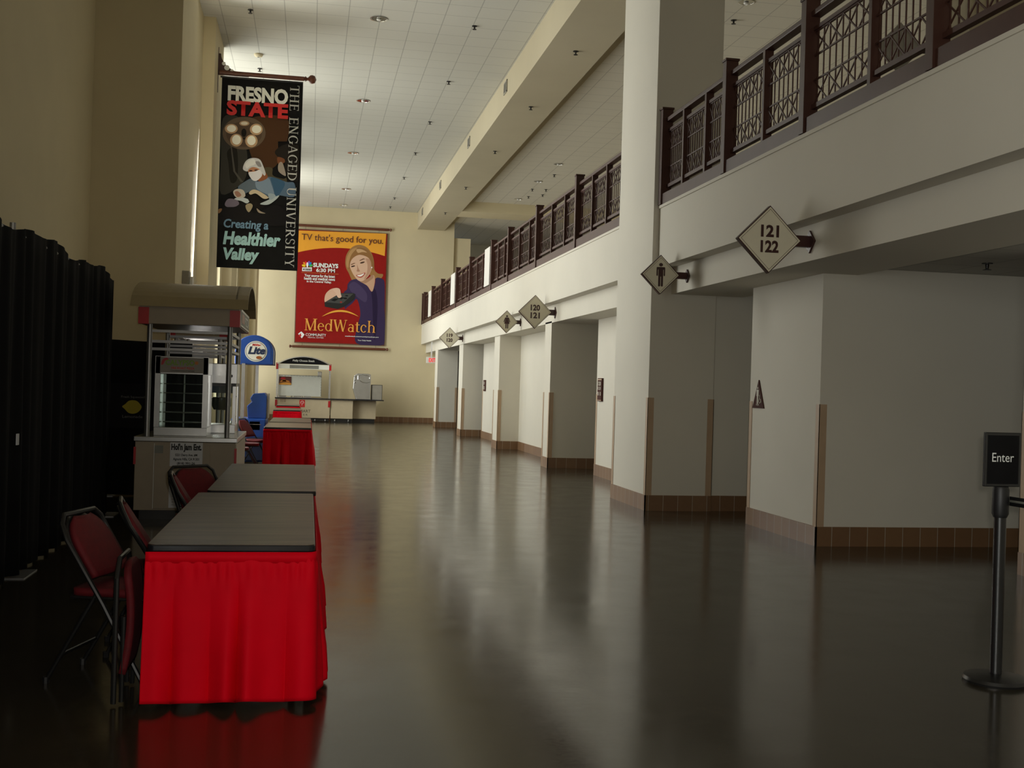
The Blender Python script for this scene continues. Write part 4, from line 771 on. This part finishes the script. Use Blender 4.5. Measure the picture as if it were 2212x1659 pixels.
def skirt(label, x0, x1, ya, yb, seed, top=.70, pleat=.055, n=420, flare=.03):
    """gathered cloth round the front end and along the right side"""
    rnd = random.Random(seed); ph = [rnd.uniform(0, 6.28) for _ in range(8)]
    t = thing('table_skirt', label, 'table skirt', (x0, ya, 0), 0, 'red table skirts')
    Lf = x1 - x0; Ls = yb - ya; r = .04; Lc = r * math.pi / 2
    tot = (Lf - r) + Lc + (Ls - r)
    def path(s):
        if s < Lf - r: return (s, 0., 0., -1.)
        s -= Lf - r
        if s < Lc: a = s / r; return (Lf - r + r * math.sin(a), r - r * math.cos(a), math.sin(a), -math.cos(a))
        s -= Lc; return (Lf, r + s, 1., 0.)
    def fn(u, v):
        s = u * tot; x, y, nx, ny = path(s)
        d = v ** .8
        q = s * 36 + 1.5 * math.sin(s * 9 + ph[1]) + 1.1 * math.sin(s * 21 + ph[3]); am = .75 + .35 * math.sin(s * 11 + ph[2])
        w = am * (2.0 * abs(math.sin(q * .5 + ph[0])) ** .75 - 1.1) + .25 * math.sin(s * 8 + ph[4]); g = math.sin(s * 120 + 2 * math.sin(s * 17 + ph[5]))
        off = (.006 if v > .075 else .002) + flare * d * .8 + pleat * w * min(1, v * 1.25) * (.25 + .75 * d) + .004 * g * math.exp(-((v - .10) / .09) ** 2) * (1 if v > .07 else 0)
        z = top + .005 - v * (top - .022) + (.018 * w * v ** 3)
        return (x + nx * off, y + ny * off, max(z, .004))
    k = max(1, int(n * tot / 2.2))
    MB().grid(fn, k, 34).build('pleated_cloth', M['red'], t, solid=.004, fix=False)
    MB().grid(lambda u, v: (lambda q: (q[0] + q[2] * .005, q[1] + q[3] * .005, top + .008 - v * .052))(path(u * tot)), k // 4, 1).build('header_band', M['red'], t, solid=.005, fix=False)
skirt('bright red gathered skirt round the two nearest tables', TX - .378, TX + .378, 5.228, 10.2, 3)
skirt('bright red gathered skirt round the second pair of tables in mid distance', -.70, .058, 18.235, 22.9, 5)
skirt('dark red skirt on the second farthest table', -.885, -.195, 28.885, 31.2, 8, n=120)
skirt('dark red skirt on the farthest table by the beige food stand', -.955, -.265, 34.185, 36.5, 9, n=120)

def make_chair(label):
    """folding chair facing +x"""
    t = thing('folding_chair', label, 'chair', (0, 0, 0), 0, 'red padded folding chairs')
    w = .215
    pts = []
    for s in (-1, 1):
        side = [(.24, s * w, .012), (.02, s * w, .40), (-.17, s * w, .70), (-.205, s * w * .93, .775), (-.222, s * w * .72, .812)]
        pts += side if s < 0 else list(reversed(side))
    MB().tube(pts, .0125, 8).build('back_frame', M['black'], t)
    for s in (-1, 1):
        MB().tube([(-.03, s * (w - .03), .44), (-.27, s * (w - .03), .012)], .011, 8).build('leg', M['black'], t)
        MB().tube([(.24, s * w, 0), (.24, s * w, .03)], .016, 8).build('foot_cap', M['blackm'], t)
        MB().tube([(-.27, s * (w - .03), 0), (-.27, s * (w - .03), .03)], .016, 8).build('foot_cap', M['blackm'], t)
    MB().tube([(-.20, -w + .03, .14), (-.20, w - .03, .14)], .009, 8).build('stretcher', M['black'], t)
    def pad(fn, nm, m, th):
        return MB().grid(fn, 12, 12).build(nm, m, t, solid=th, bevel=0)
    def seat(u, v):
        a = (u - .5) * 2; b = (v - .5) * 2; k = 1 - .10 * max(0, abs(a)) ** 4 * abs(b) ** 4
        return (.03 + .20 * b * k, .19 * a * k, .445 + .018 * (1 - a * a) * (1 - b * b))
    pad(seat, 'seat', M['redpad'], .035)
    MB().box(-.16, -.195, .415, .225, .195, .43).build('seat_pan', M['black'], t, bevel=.01)
    def back(u, v):
        a = (u - .5) * 2; hw = .185 * math.sqrt(max(0, 1 - max(0, (v - .45) / .55) ** 2.4 * .80))
        s = .52 + v * .27; x = .02 - (s - .40) * .633 + .012
        return (x + .015 * (1 - a * a), hw * a, s)
    pad(back, 'backrest', M['redpad'], .028)
    def shell(u, v):
        q = back(u, v); return (q[0] - .026, q[1] * 1.03, q[2] + .002)
    pad(shell, 'backrest_shell', M['black'], .012)
    return t
c0 = make_chair('red padded folding chair nearest the camera, left of the first table'); c0.location = (-.90, 5.80, 0); c0.rotation_euler = (0, 0, -.28)
dup(c0, (-.78, 6.42, 0), .15, 'red folding chair seen edge on, second along the left of the first table')
dup(c0, (-.74, 8.75, 0), -.85, 'dark red folding chair with rounded back, tucked at the left of the second table')
dup(c0, (-.72, 8.2, 0), .10, 'red folding chair seen edge on just in front of the rounded back chair')
for i, (x, y, a) in enumerate(((-1.10, 17.3, .1), (-1.0, 18.5, .05), (-.93, 19.6, -.4))):
    dup(c0, (x, y, 0), a, 'red folding chair by the blue beer cart, ' + ('leftmost of three' if i == 0 else 'middle of three' if i == 1 else 'rightmost of three, by the table'))
# folded chair leaning at the end of the first table
t = thing('folded_chair', 'folded red chair standing upright between the nearest chair and the table skirt', 'chair', (-.80, 5.46, 0), .0)
MB().grid(lambda u, v: ((u - .5) * .05 * 0 + .03 * (1 - (2 * v - 1) ** 2), (u - .5) * .34 * (1 if v < .85 else math.sqrt(max(.05, 1 - ((v - .85) / .16) ** 2))), .14 + v * .50), 8, 16).build('seat', M['redpad'], t, solid=.03)
MB().tube([(-.03, -.19, .012), (-.03, -.19, .58), (-.03, -.12, .66), (-.03, .12, .66), (-.03, .19, .58), (-.03, .19, .012)], .0125, 8).build('frame', M['black'], t)
MB().tube([(.0, -.16, .012), (.0, -.16, .40)], .011, 8).build('leg', M['black'], t); MB().tube([(.0, .16, .012), (.0, .16, .40)], .011, 8).build('leg', M['black'], t)

# ------------------------------------------------------------------ barrier posts
def stanchion(x, y, label, rz=0., lean=0.):
    t = thing('barrier_post', label, 'barrier post', (x, y, 0), rz)
    MB().lathe([(.165, 0), (.168, .012), (.16, .028), (.10, .040), (.035, .046)], n=40).build('base', M['black'], t)
    MB().tube([(0, 0, .04), (0, 0, .93)], .0315, 20).build('pole', M['black'], t)
    MB().lathe([(.034, .88), (.043, .90), (.043, 1.03), (.038, 1.045)], n=24).build('belt_cassette', M['blackm'], t)
    return t
t = stanchion(3.665, 5.39, 'black barrier post with an Enter sign at the right edge')
MB().box(-.105, -.012, 1.045, .105, .012, 1.335).build('sign_frame', M['black'], t, bevel=.004, smooth=False)
MB().box(-.092, -.0135, 1.06, .092, -.0125, 1.32).build('sign_face', M['vinyl'], t, smooth=False)
lettering('lettering', t, 'Enter', (0, -.0138, 0), (-.066, 1.178, .062, 1.226), M['whiteink'], depth=.001)
t2 = stanchion(4.6, 3.2, 'black barrier post outside the right edge holding the other belt end')
bt = thing('barrier_belt', 'black retractable belt running off the right edge from the Enter post', 'belt', (3.70, 5.37, .97))
MB().grid(lambda u, v: (u * .88 + .005, -u * 2.12, .025 - v * .05 - .03 * math.sin(math.pi * u)), 16, 1).build('webbing', M['blackm'], bt, solid=.003)
MB().grid(lambda u, v: (u * .88 + .001, -u * 2.12, .007 - v * .012 - .03 * math.sin(math.pi * u)), 16, 1).build('stripe', M['greysign'], bt, solid=.006, label='grey woven stripe')

# ------------------------------------------------------------------ black pipe-and-drape
def drape(label, p, q, h, seed, dips, n, upr, fold=.05):
    t = thing('pipe_drape', label, 'drape', (p[0], p[1], 0), 0, 'black drapes at the left')
    d = Vector((q[0] - p[0], q[1] - p[1])); L = d.length; d.normalize(); nrm = Vector((d.y, -d.x)); r = random.Random(seed); ph = [r.uniform(0, 6) for _ in range(4)]
    def fn(u, v):
        s = u * L; k = .35 + .65 * v
        o = fold * k * (math.sin(s * 17 + 1.5 * math.sin(s * 2.3 + ph[0])) * .6 + math.sin(s * 29 + ph[1] + math.sin(s * 4)) * .4)
        sag = dips * (math.sin(s * 2.9 + ph[2]) * .5 + math.sin(s * 6.1 + ph[3]) * .35) * (1 - v)
        return (d.x * s + nrm.x * o, d.y * s + nrm.y * o, (h + sag) * (1 - v) + .015 * v)
    MB().grid(fn, n, 14).build('curtain', M['drape'], t, solid=.003)
    MB().tube([(-nrm.x * .03, -nrm.y * .03, h - .05), (d.x * L - nrm.x * .03, d.y * L - nrm.y * .03, h - .05)], .019, 8).build('crossbar', M['steelgrey'], t)
    for s in upr:
        MB().tube([(d.x * s - nrm.x * .09, d.y * s - nrm.y * .09, .0), (d.x * s - nrm.x * .09, d.y * s - nrm.y * .09, h + .045)], .022, 10).build('upright', M['steelgrey'], t)
        MB().box(d.x * s - nrm.x * .09 - .2, d.y * s - nrm.y * .09 - .2, 0, d.x * s - nrm.x * .09 + .2, d.y * s - nrm.y * .09 + .2, .008).build('base_plate', M['steelgrey'], t)
    return t
dr = drape('long black drape running along the left side towards the beige cart', (-2.10, .4), (-2.10, 12.55), 2.56, 2, .06, 660, (.3, 4.6, 8.35, 12.1))
MB().box(.055, 8.03, .98, .065, 8.08, 1.06).build('paper_tag', M['paper'], dr, smooth=False, label='small white tag')
dr2 = drape('lower black drape standing across behind the beige cart', (-2.6, 14.5), (-1.46, 14.5), 1.94, 4, .01, 90, (.05, 1.08), .03)
t = thing('lemonade_banner', 'black lemonade sign with a yellow lemon hanging on the lower drape', 'sign', (-2.145, 14.42, .85))
MB().box(-.30, -.008, 0, .30, 0, .55).build('sheet', M['vinyl'], t, smooth=False)
lem = [(-.125, .265), (-.09, .295), (-.05, .335), (0, .345), (.05, .335), (.09, .295), (.105, .265), (.09, .225), (.05, .19), (0, .178), (-.05, .19), (-.095, .235)]
MB().prism(spline(lem, 4), (0, -.008, 0), *FRONT, .003).build('lemon', M['yellow'], t, smooth=False)
lettering('lettering', t, 'Fresh Squeezed', (0, -.0085, 0), (-.14, .365, .14, .40), M['dimletters'], bold=.01)
lettering('lettering', t, 'Lemonade', (0, -.0085, 0), (-.12, .125, .12, .16), M['dimletters'], bold=.01)

# ------------------------------------------------------------------ beige vending carts
def cart(label, x0, x1, y0, y1, top=2.25, detail=True):
    t = thing('vending_cart', label, 'cart', ((x0 + x1) / 2, (y0 + y1) / 2, 0), 0, 'beige vending carts'); hw = (x1 - x0) / 2; hd = (y1 - y0) / 2
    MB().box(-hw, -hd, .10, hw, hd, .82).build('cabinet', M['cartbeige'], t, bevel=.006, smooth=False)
    MB().box(-hw + .05, -hd + .06, .0, hw - .05, hd - .06, .10).build('plinth', M['black'], t, smooth=False)
    MB().box(-hw - .015, -hd - .015, .82, hw + .015, hd + .015, .87).build('counter', M['stain'], t, bevel=.006, smooth=False)
    if detail:
        d = MB().box(-hw + .20, -hd - .012, .12, hw - .26, -hd - .001, .80).build('door_panel', M['cartbeige'], t, bevel=.003, smooth=False)
        MB().box(-hw + .20, -hd - .020, .70, -hw + .285, -hd - .010, .78).build('latch_plate', M['greysign'], d, smooth=False)
        MB().bar((-hw + .195, -hd - .006, .12), (-hw + .195, -hd - .006, .8), .006).build('door_seam', M['white'], d, smooth=False)
        MB().box(hw - .002, -hd + .03, .10, hw + .006, hd - .03, .80).build('side_panel', M['tanmetal'], t, smooth=False)
    for s in (-1, 1):
        MB().box(s * hw - .012, -hd - .008, .58, s * hw + .012, -hd + .02, .76).build('corner_strip', M['redpl'], t, smooth=False)
    px, py = hw - .10, hd - .10
    for sx in (-1, 1):
        for sy in (-1, 1):
            MB().tube([(sx * px, sy * py, .87), (sx * px, sy * py, top - .18)], .027, 14).build('post', M['steelgrey'], t)
    for z in (1.79, 1.87, 1.98):
        mb = MB(); mb.box(-px, -py - .012, z - .014, px, -py + .012, z + .014); mb.box(-px, py - .012, z - .014, px, py + .012, z + .014); mb.box(px - .012, -py, z - .014, px + .012, py, z + .014)
        mb.build('slat_rail', M['steelgrey'], t, smooth=False)
    z0, z1 = top - .20, top
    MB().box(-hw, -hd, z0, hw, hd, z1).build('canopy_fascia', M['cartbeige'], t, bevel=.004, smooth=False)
    for sx in (-1, 1):
        for sy in (-1, 1):
            MB().box(sx * (hw - .10), sy * (hd - .08), z0 - .004, sx * (hw + .006), sy * (hd + .008), z1 - .03).build('corner_block', M['redpl'], t, smooth=False)
    ro, H = .085, .31
    out = [(-hd - .05 + (2 * hd + .10) * i / 20, H * (1 - (2 * i / 20 - 1) ** 2) ** .62 if 0 < i < 20 else 0) for i in range(21)]
    inn = [(a * .985, max(b - .018, 0) if 0 < i < 20 else 0) for i, (a, b) in enumerate(out)]
    mb = MB()
    for i in range(20): mb.prism([out[i], out[i + 1], inn[i + 1], inn[i]], (-hw - ro, 0, z1 - .02), (0, 1, 0), (0, 0, 1), (1, 0, 0), 2 * hw + 2 * ro)
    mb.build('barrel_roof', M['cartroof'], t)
    MB().prism(out[1:-1], (hw - .05, 0, z1 - .02), (0, 1, 0), (0, 0, 1), (1, 0, 0), .02).build('roof_gable', M['device'], t, smooth=False)
    RP = ((0, 1, 0), (0, 0, 1), (1, 0, 0))
    s = MB().box(hw + .004, -hd + .10, z0 + .01, hw + .014, hd - .10, z1 - .005).build('side_sign', M['board'], t, smooth=False)
    MB().box(hw + .014, -hd + .14, z0 + .03, hw + .016, hd - .14, z1 - .03).build('sign_face', M['greysign'], s, smooth=False)
    lettering('lettering', s, 'PIZZA', (hw + .016, 0, z0), (-.15, .045, hd - .2, .145), M['whiteink'], RP, bold=.03)
    MB().box(hw + .014, -hd + .16, z0 + .05, hw + .018, -.2, z1 - .05).build('sign_picture', M['gold'], s, smooth=False)
    return t
c1 = cart('beige vending cart with barrel roof and red corners behind the second table', -1.765, -.745, 12.09, 13.80)
PQ = (-1.255, 12.945)
def paper(x0, x1, z0, z1, label, lines):
    t = thing('paper_notice', label, 'notice', ((x0 + x1) / 2, 12.077, z0)); w = (x1 - x0) / 2; h = z1 - z0
    MB().box(-w, -.002, 0, w, .001, h).build('sheet', M['paper'], t, smooth=False)
    for s, a, b, c, d, bo in lines: lettering('lettering', t, s, (0, -.002, 0), (a * w, b * h, c * w, d * h), M['ink'], bold=bo, depth=.001)
paper(-1.41, -1.08, .565, .815, 'white paper notice with bold black lettering on the front of the cart', [("Hol'n Jam Ent.", -.93, .60, .93, .96, .05), ('5221 Derry Ave. #M', -.68, .40, .68, .53, .03), ('Agoura Hills, CA 91301', -.8, .22, .8, .36, .03), ('(818) 991-26', -.55, .05, .55, .18, .03)])
paper(-1.41, -1.12, .13, .36, 'faded white notice sheet low on the front of the cart', [('NOTICE', -.3, .74, .75, .86, .02)] + [('this unit is not in service at present', -.8, .10 + .13 * i, .85, .16 + .13 * i, 0) for i in range(4)])
cart('narrow beige vending cart farther back, seen through the rails of the first cart', -1.84, -1.08, 15.1, 16.05, 2.22, False)
# pizza warmer on the counter
t = thing('pizza_warmer', 'stainless pizza warmer display case on the beige cart counter', 'food warmer', (-1.345, 12.62, .87)); w, d = .275, .27
MB().box(-w, -d, 0, w, d, .09).build('base', M['stain'], t, bevel=.004, smooth=False)
for sx in (-1, 1):
    for sy in (-1, 1): MB().box(sx * w, sy * d, .09, sx * (w - .055), sy * (d - .03), .85).build('frame_post', M['stain'], t, smooth=False)
MB().box(-w, -d, .66, w, d, .85).build('header_box', M['stain'], t, bevel=.004, smooth=False)
h = MB().box(-w + .05, -d - .006, .675, w - .05, -d - .001, .84).build('header_sign', M['device'], t, smooth=False)
lettering('lettering', h, 'CALYPSO', (0, -d - .006, 0), (-.17, .755, .13, .815), M['green'], bold=.03)
lettering('lettering', h, 'FIRE ROAST PIZZA', (0, -d - .006, 0), (-.11, .715, .13, .738), M['redink'], bold=.02)
lettering('lettering', h, 'CONVERSATION STARTERS', (0, -d - .006, 0), (-.12, .69, .13, .703), M['ink'], bold=.02)
MB().prism([(.15 + .026 * (1 if i % 2 else .55) * math.cos(i * math.pi / 8), .785 + .026 * (1 if i % 2 else .55) * math.sin(i * math.pi / 8)) for i in range(16)], (0, -d - .006, 0), *FRONT, .002).build('sun_emblem', M['orange'], h, smooth=False)
MB().prism(spline([(-.215, .76), (-.20, .815), (-.16, .832), (-.14, .815), (-.175, .80), (-.19, .765)], 4), (0, -d - .006, 0), *FRONT, .002).build('flame_emblem', M['redpl'], h, smooth=False)
MB().box(-w + .055, -d + .01, .09, w - .055, -d + .014, .66).build('front_glass', M['glass'], t, smooth=False)
for sx in (-1, 1): MB().box(sx * (w - .02), -d + .03, .09, sx * (w - .024), d - .03, .66).build('side_glass', M['glass'], t, smooth=False)
MB().tube([(0, 0, .09), (0, 0, .66)], .012, 10).build('spindle', M['steelgrey'], t)
for i, z in enumerate((.14, .245, .35, .455, .555)):
    mb = MB(); mb.tube([(.21 * math.cos(a), .21 * math.sin(a), z) for a in [2 * math.pi * k / 20 for k in range(21)]], .005, 6, False)
    for k in range(4): a = math.pi * k / 4; mb.bar((-.21 * math.cos(a), -.21 * math.sin(a), z), (.21 * math.cos(a), .21 * math.sin(a), z), .006)
    mb.build('wire_shelf', M['steelgrey'], t)
MB().box(-w + .03, d - .02, .09, w - .03, d - .012, .66).build('back_panel', M['grout'], t, smooth=False)
# popcorn machine behind it
t = thing('popcorn_machine', 'glass sided popcorn machine with steel hood at the right of the cart counter', 'popcorn machine', (-1.0, 13.36, .87)); w, d = .175, .22
MB().box(-w, -d, 0, w, d, .10).build('base', M['stain'], t, bevel=.004, smooth=False); MB().box(-w - .01, -d - .01, .57, w + .01, d + .01, .80).build('hood', M['stain'], t, bevel=.006, smooth=False)
MB().box(-w, -d, .54, w, d, .57).build('hood_trim', M['black'], t, smooth=False)
for sx in (-1, 1):
    for sy in (-1, 1): MB().box(sx * w, sy * d, .10, sx * (w - .035), sy * (d - .02), .54).build('frame_post', M['stain'], t, smooth=False)
    MB().box(sx * (w - .008), -d + .02, .10, sx * (w - .012), d - .02, .54).build('side_glass', M['glass'], t, smooth=False)
MB().box(-w + .035, -d + .008, .10, w - .035, -d + .012, .54).build('front_glass', M['glass'], t, smooth=False)
MB().lathe([(.03, .26), (.09, .265), (.11, .31), (.11, .40), (.10, .41), (.02, .41)], (0, .02, 0), 20).build('kettle', M['kettle'], t); MB().tube([(0, .02, .41), (0, .02, .54)], .01, 8).build('kettle_hanger', M['steelgrey'], t)
MB().box(-.12, -.05, .46, .12, .08, .54).build('light_housing', M['dblue'], t, smooth=False); MB().lathe([(.02, -.02), (.02, .02)], (w - .06, -d - .012, .66), 12, 'y').build('knob', M['blackm'], t)

# ------------------------------------------------------------------ blue beer cart
t = thing('beer_cart', 'blue beer cart with a domed blue sign on two steel posts', 'cart', (-.98, 20.75, 0))
MB().box(-.36, -.50, .03, .24, .60, .80).build('cabinet', M['blue'], t, bevel=.02, smooth=False)
MB().box(-.10, -.56, .05, .22, -.50, .48).build('lower_bin', M['dblue'], t, bevel=.02, smooth=False)
tw = [(-.08, .80), (-.10, 1.02), (-.02, 1.10), (-.05, 1.16), (.0, 1.24), (.20, 1.26), (.24, 1.2), (.24, .80)]
MB().prism(tw, (0, .35, 0), (1, 0, 0), (0, 0, 1), (0, -1, 0), .70).build('tap_tower', M['blue'], t, bevel=.012, smooth=False)
MB().prism([(-.33, .80), (.33, .80), (.33, 1.15), (.20, 1.25), (-.20, 1.25), (-.33, 1.15)], (.24, .02, 0), (0, 1, 0), (0, 0, 1), (1, 0, 0), .03).build('front_fascia', M['tanmetal'], t, bevel=.004, smooth=False)
MB().lathe([(.09, .272), (.085, .278), (.02, .279)], (0, -.15, 1.12), 18, 'x').build('round_badge', M['white'], t)
MB().box(-.04, -.352, .60, .14, -.50, .75).build('cup_holder', M['blackm'], t, smooth=False); MB().bar((-.06, -.52, .70), (.16, -.52, .70), .012).build('handle_bar', M['chrome'], t)
for x, y, r in ((-.18, -.42, .03), (.02, .46, .028)): MB().box(x - r, y - r, .03, x + r, y + r, 1.78).build('post', M['stain'], t, smooth=False)
def dome(k): return [(-.335 * k, 0), (.335 * k, 0), (.335 * k, .22 * k)] + [(.335 * k * math.cos(a), .22 * k + .30 * k * math.sin(a)) for a in [math.pi * i / 20 for i in range(1, 20)]] + [(-.335 * k, .22 * k)]
s = MB().prism(dome(1), (.0, .38, 1.77), *FRONT, .80).build('dome_sign', M['blue'], t, bevel=.012)
MB().prism(dome(1.03), (.0, .55, 1.765), *FRONT, .16).build('rear_band', M['black'], t)
MB().prism([(a, b + .05) for a, b in dome(.86)], (0, -.42, 1.77), *FRONT, .006).build('inner_panel', M['blue'], s, smooth=False)
OV = lambda a, b: [(a * math.cos(q), b * math.sin(q)) for q in [2 * math.pi * i / 32 for i in range(32)]]
MB().prism(OV(.195, .185), (.03, -.426, 2.0), *FRONT, .003).build('white_oval', M['whiteink'], s, smooth=False)
MB().prism(OV(.178, .168), (.03, -.429, 2.0), *FRONT, .002).build('oval_line', M['dblue'], s, smooth=False); MB().prism(OV(.170, .160), (.03, -.431, 2.0), *FRONT, .002).build('oval_face', M['whiteink'], s, smooth=False)
lettering('lettering', s, 'Lite', (.03, -.434, 2.0), (-.14, -.055, .165, .085), M['dblue'], bold=.05, shear=.25)
lettering('lettering', s, 'Miller', (.03, -.434, 2.0), (-.07, .095, .09, .135), M['redink'], bold=.03, shear=.25)
MB().prism(OV(.05, .028), (.085, -.434, 1.89), *FRONT, .002).build('amber_oval', M['gold'], s, smooth=False)
lettering('lettering', s, 'BEER', (-.02, -.385, 1.77), (-.07, .012, .07, .032), M['whiteink'], bold=.02)

# ------------------------------------------------------------------ food stand at the end wall
t = thing('food_stand', 'beige food stand with arched sign at the far end wall', 'food stand', (-.20, 42.0, 0)); fx = lambda x: x + .20
MB().box(fx(-1.20), -.45, .14, fx(.77), .45, .83).build('cabinet', M['standbeige'], t, bevel=.005, smooth=False)
MB().box(fx(-1.22), -.5, .83, fx(.80), .5, .87).build('counter', M['edge'], t, bevel=.004, smooth=False)
MB().box(fx(-1.15), -.36, .02, fx(.76), .40, .14).build('plinth', M['black'], t, smooth=False)
for x in (-1.0, -.3, .25, .62): MB().lathe([(.05, -.02), (.055, -.012), (.055, .012), (.05, .02)], (fx(x), -.40, .056), 14, 'x').build('caster', M['steelgrey'], t)
for x in (-1.17, .75):
    for z0, z1 in ((.55, .78), (1.90, 2.14)): MB().box(fx(x) - .04, -.47, z0, fx(x) + .04, -.43, z1).build('corner_block', M['redpl'], t, smooth=False)
for x in (-1.16, .75): MB().box(fx(x) - .025, -.45, .87, fx(x) + .025, -.40, 2.0).build('post', M['stain'], t, smooth=False); MB().box(fx(x) - .025, .38, .87, fx(x) + .025, .42, 2.0).build('post', M['stain'], t, smooth=False)
MB().box(fx(-1.18), -.44, 1.93, fx(.77), -.40, 2.10).build('menu_fascia', M['board'], t, smooth=False); MB().box(fx(-.72), -.448, 1.95, fx(.33), -.441, 2.07).build('menu_strip', M['greysign'], t, smooth=False)
arc = lambda R, h: [(-R + 2 * R * i / 24, h * (1 - (2 * i / 24 - 1) ** 2)) for i in range(25)]
MB().prism(arc(.90, .26), (fx(-.205), -.41, 2.11), *FRONT, .03).build('arched_sign', M['vinyl'], t, smooth=False)
mb = MB(); o_, i_ = arc(1.0, .30), arc(.95, .265)
for k in range(24): mb.prism([o_[k], o_[k + 1], i_[k + 1], i_[k]], (fx(-.205), .42, 2.10), *FRONT, .92)
mb.build('arched_roof', M['stain'], t)
lettering('lettering', t, 'Philly Cheese Steak', (fx(-.22), -.441, 2.11), (-.40, .07, .40, .16), M['silverletters'], bold=.03)
b = MB().box(fx(-1.13), .455, .92, fx(.45), .47, 1.70).build('white_board', M['board'], t, smooth=False)
mb = MB()
for i in range(15): a = i / 14; mb.lathe([(.001, -.012), (.014, 0), (.001, .012)], (fx(-1.11 + 1.54 * a), .45, 1.69 - .03 * math.sin(a * 9) ** 2), 8)
for i in range(8): mb.lathe([(.001, -.012), (.014, 0), (.001, .012)], (fx(.44), .45, 1.65 - .68 * i / 7), 8)
mb.build('string_light_bulbs', M['steelgrey'], b)
mb = MB(); mb.tube([(fx(-1.12), .45, 1.70), (fx(.45), .45, 1.70), (fx(.45), .45, .95)], .006, 6); mb.build('string_light_cord', M['ink'], b)
MB().box(fx(.30), .36, 1.69, fx(.46), .455, 1.86).build('paper_towel_box', M['stain'], t, bevel=.02, smooth=False)
p = MB().box(fx(-1.11), .44, 1.33, fx(-.66), .452, 1.64).build('food_picture', M['maroonink'], t, smooth=False)
for pts, m in (([(-.45, 0), (0, 0), (0, .06), (-.2, .09), (-.45, .05)], 'gold2'), ([(-.43, .08), (-.38, .16), (-.25, .19), (-.10, .15), (-.03, .08), (-.2, .11)], 'orange'), ([(-.36, .12), (-.3, .17), (-.2, .17), (-.18, .12)], 'redink'), ([(-.42, .2), (-.36, .27), (-.24, .27), (-.2, .22), (-.32, .2)], 'redpl')):
    MB().prism([(a, c) for a, c in pts], (fx(-.66), .438, 1.335), *FRONT, .003).build('picture_shape', M[m], p, smooth=False)
lg = MB().box(fx(-.33), -.458, .53, fx(-.13), -.452, .80).build('logo_plate', M['redink'], t, smooth=False)
MB().tube([(fx(-.23) + .055 * math.cos(a), -.462, .70 + .055 * math.sin(a)) for a in [math.radians(-40 + 26 * i) for i in range(11)]], .009, 6).bar((fx(-.24), -.462, .60), (fx(-.22), -.462, .70), .014).build('logo_mark', M['whiteink'], lg)
lettering('lettering', t, 'SAVE MART', (fx(-.30), -.452, 0), (-.39, .335, .38, .44), M['ink'], bold=.0)
lettering('lettering', t, 'C E N T E R', (fx(-.30), -.452, 0), (-.32, .225, .28, .285), M['ink'])
MB().box(fx(-1.05), -.458, .66, fx(-.80), -.452, .83).build('price_card', M['standbeige'], t, smooth=False)
for i, s in enumerate(('STEAKS', 'SODA  FRIES', 'WATER  BEER')): lettering('lettering', t, s, (fx(-.93), -.459, .80), (-.10, -.045 * i, .11, -.045 * i + .03), M['maroonink'], bold=.02)
for i, x in enumerate((-.95, -.42, -.05)):
    q = thing('serving_tray', 'small steel serving tray on the food stand counter, ' + ('leftmost', 'middle one', 'rightmost')[i], 'tray', (x, 41.7, .87), 0, 'trays on the food stand counter')
    MB().box(-.16, -.1, 0, .16, .1, .025).build('tray', M['stain'], q, bevel=.008, smooth=False); MB().box(-.13, -.08, .025, .13, .08, .07).build('contents', M['device'], q, bevel=.01); MB().lathe([(.03, .0), (.035, .06), (.02, .07)], (-.20, 0, 0), 12).build('cup', M['chrome'], q)
t = thing('side_counter', 'beige side counter with two cabinets at the right end of the food stand', 'cabinet', (2.02, 42.25, 0))
MB().box(-1.21, -.65, .14, -.40, .20, .83).build('side_cabinet', M['standbeige'], t, bevel=.005, smooth=False)
MB().box(-.39, -.30, .14, .47, .55, .83).build('end_cabinet', M['standbeige'], t, bevel=.005, smooth=False); MB().box(-1.20, -.6, 0, -.42, .2, .14).build('plinth', M['black'], t, smooth=False); MB().box(-.38, -.25, 0, .43, .5, .14).build('plinth', M['black'], t, smooth=False)
MB().box(-1.215, -.75, .83, .73, .3, .87).build('counter', M['edge'], t, bevel=.004, smooth=False)
for x in (-1.05, -.55): MB().lathe([(.05, -.02), (.055, -.012), (.055, .012), (.05, .02)], (x, -.63, .056), 14, 'x').build('caster', M['steelgrey'], t)
t = thing('ice_dispenser', 'tall stainless beverage dispenser on the right of the side counter', 'drink dispenser', (1.94, 42.0, .87))
MB().prism([(-.20, 0), (.32, 0), (.32, .93), (.22, .96), (-.18, .96), (-.30, .88), (-.33, .40), (-.28, .22)], (0, .28, 0), *FRONT, .56).build('body', M['stain'], t, bevel=.01, smooth=False)
MB().tube([(-.16, -.29, .74), (-.16, -.29, .88), (0, -.29, .93), (.27, -.29, .88), (.27, -.29, .78)], .014, 8).build('upper_trim', M['chrome'], t)
MB().tube([(-.08, -.29, .70), (.02, -.29, .64), (.18, -.29, .63), (.28, -.29, .67)], .014, 8).build('lower_trim', M['chrome'], t)
for z in (.62, .72, .85): MB().lathe([(.045, -.02), (.05, 0), (.03, .02)], (-.26, -.26, z), 14).build('nozzle', M['chrome'], t)
t = thing('steel_side_box', 'grey steel panel box at the far right of the side counter', 'box', (2.50, 42.0, .87))
MB().box(-.20, -.2, 0, .20, .28, .56).build('box', M['device'], t, bevel=.006, smooth=False); MB().box(-.20, -.206, .0, -.185, -.2, .56).box(.185, -.206, 0, .20, -.2, .56).box(-.20, -.206, .545, .20, -.2, .56).build('edge_strip', M['black'], t, smooth=False)
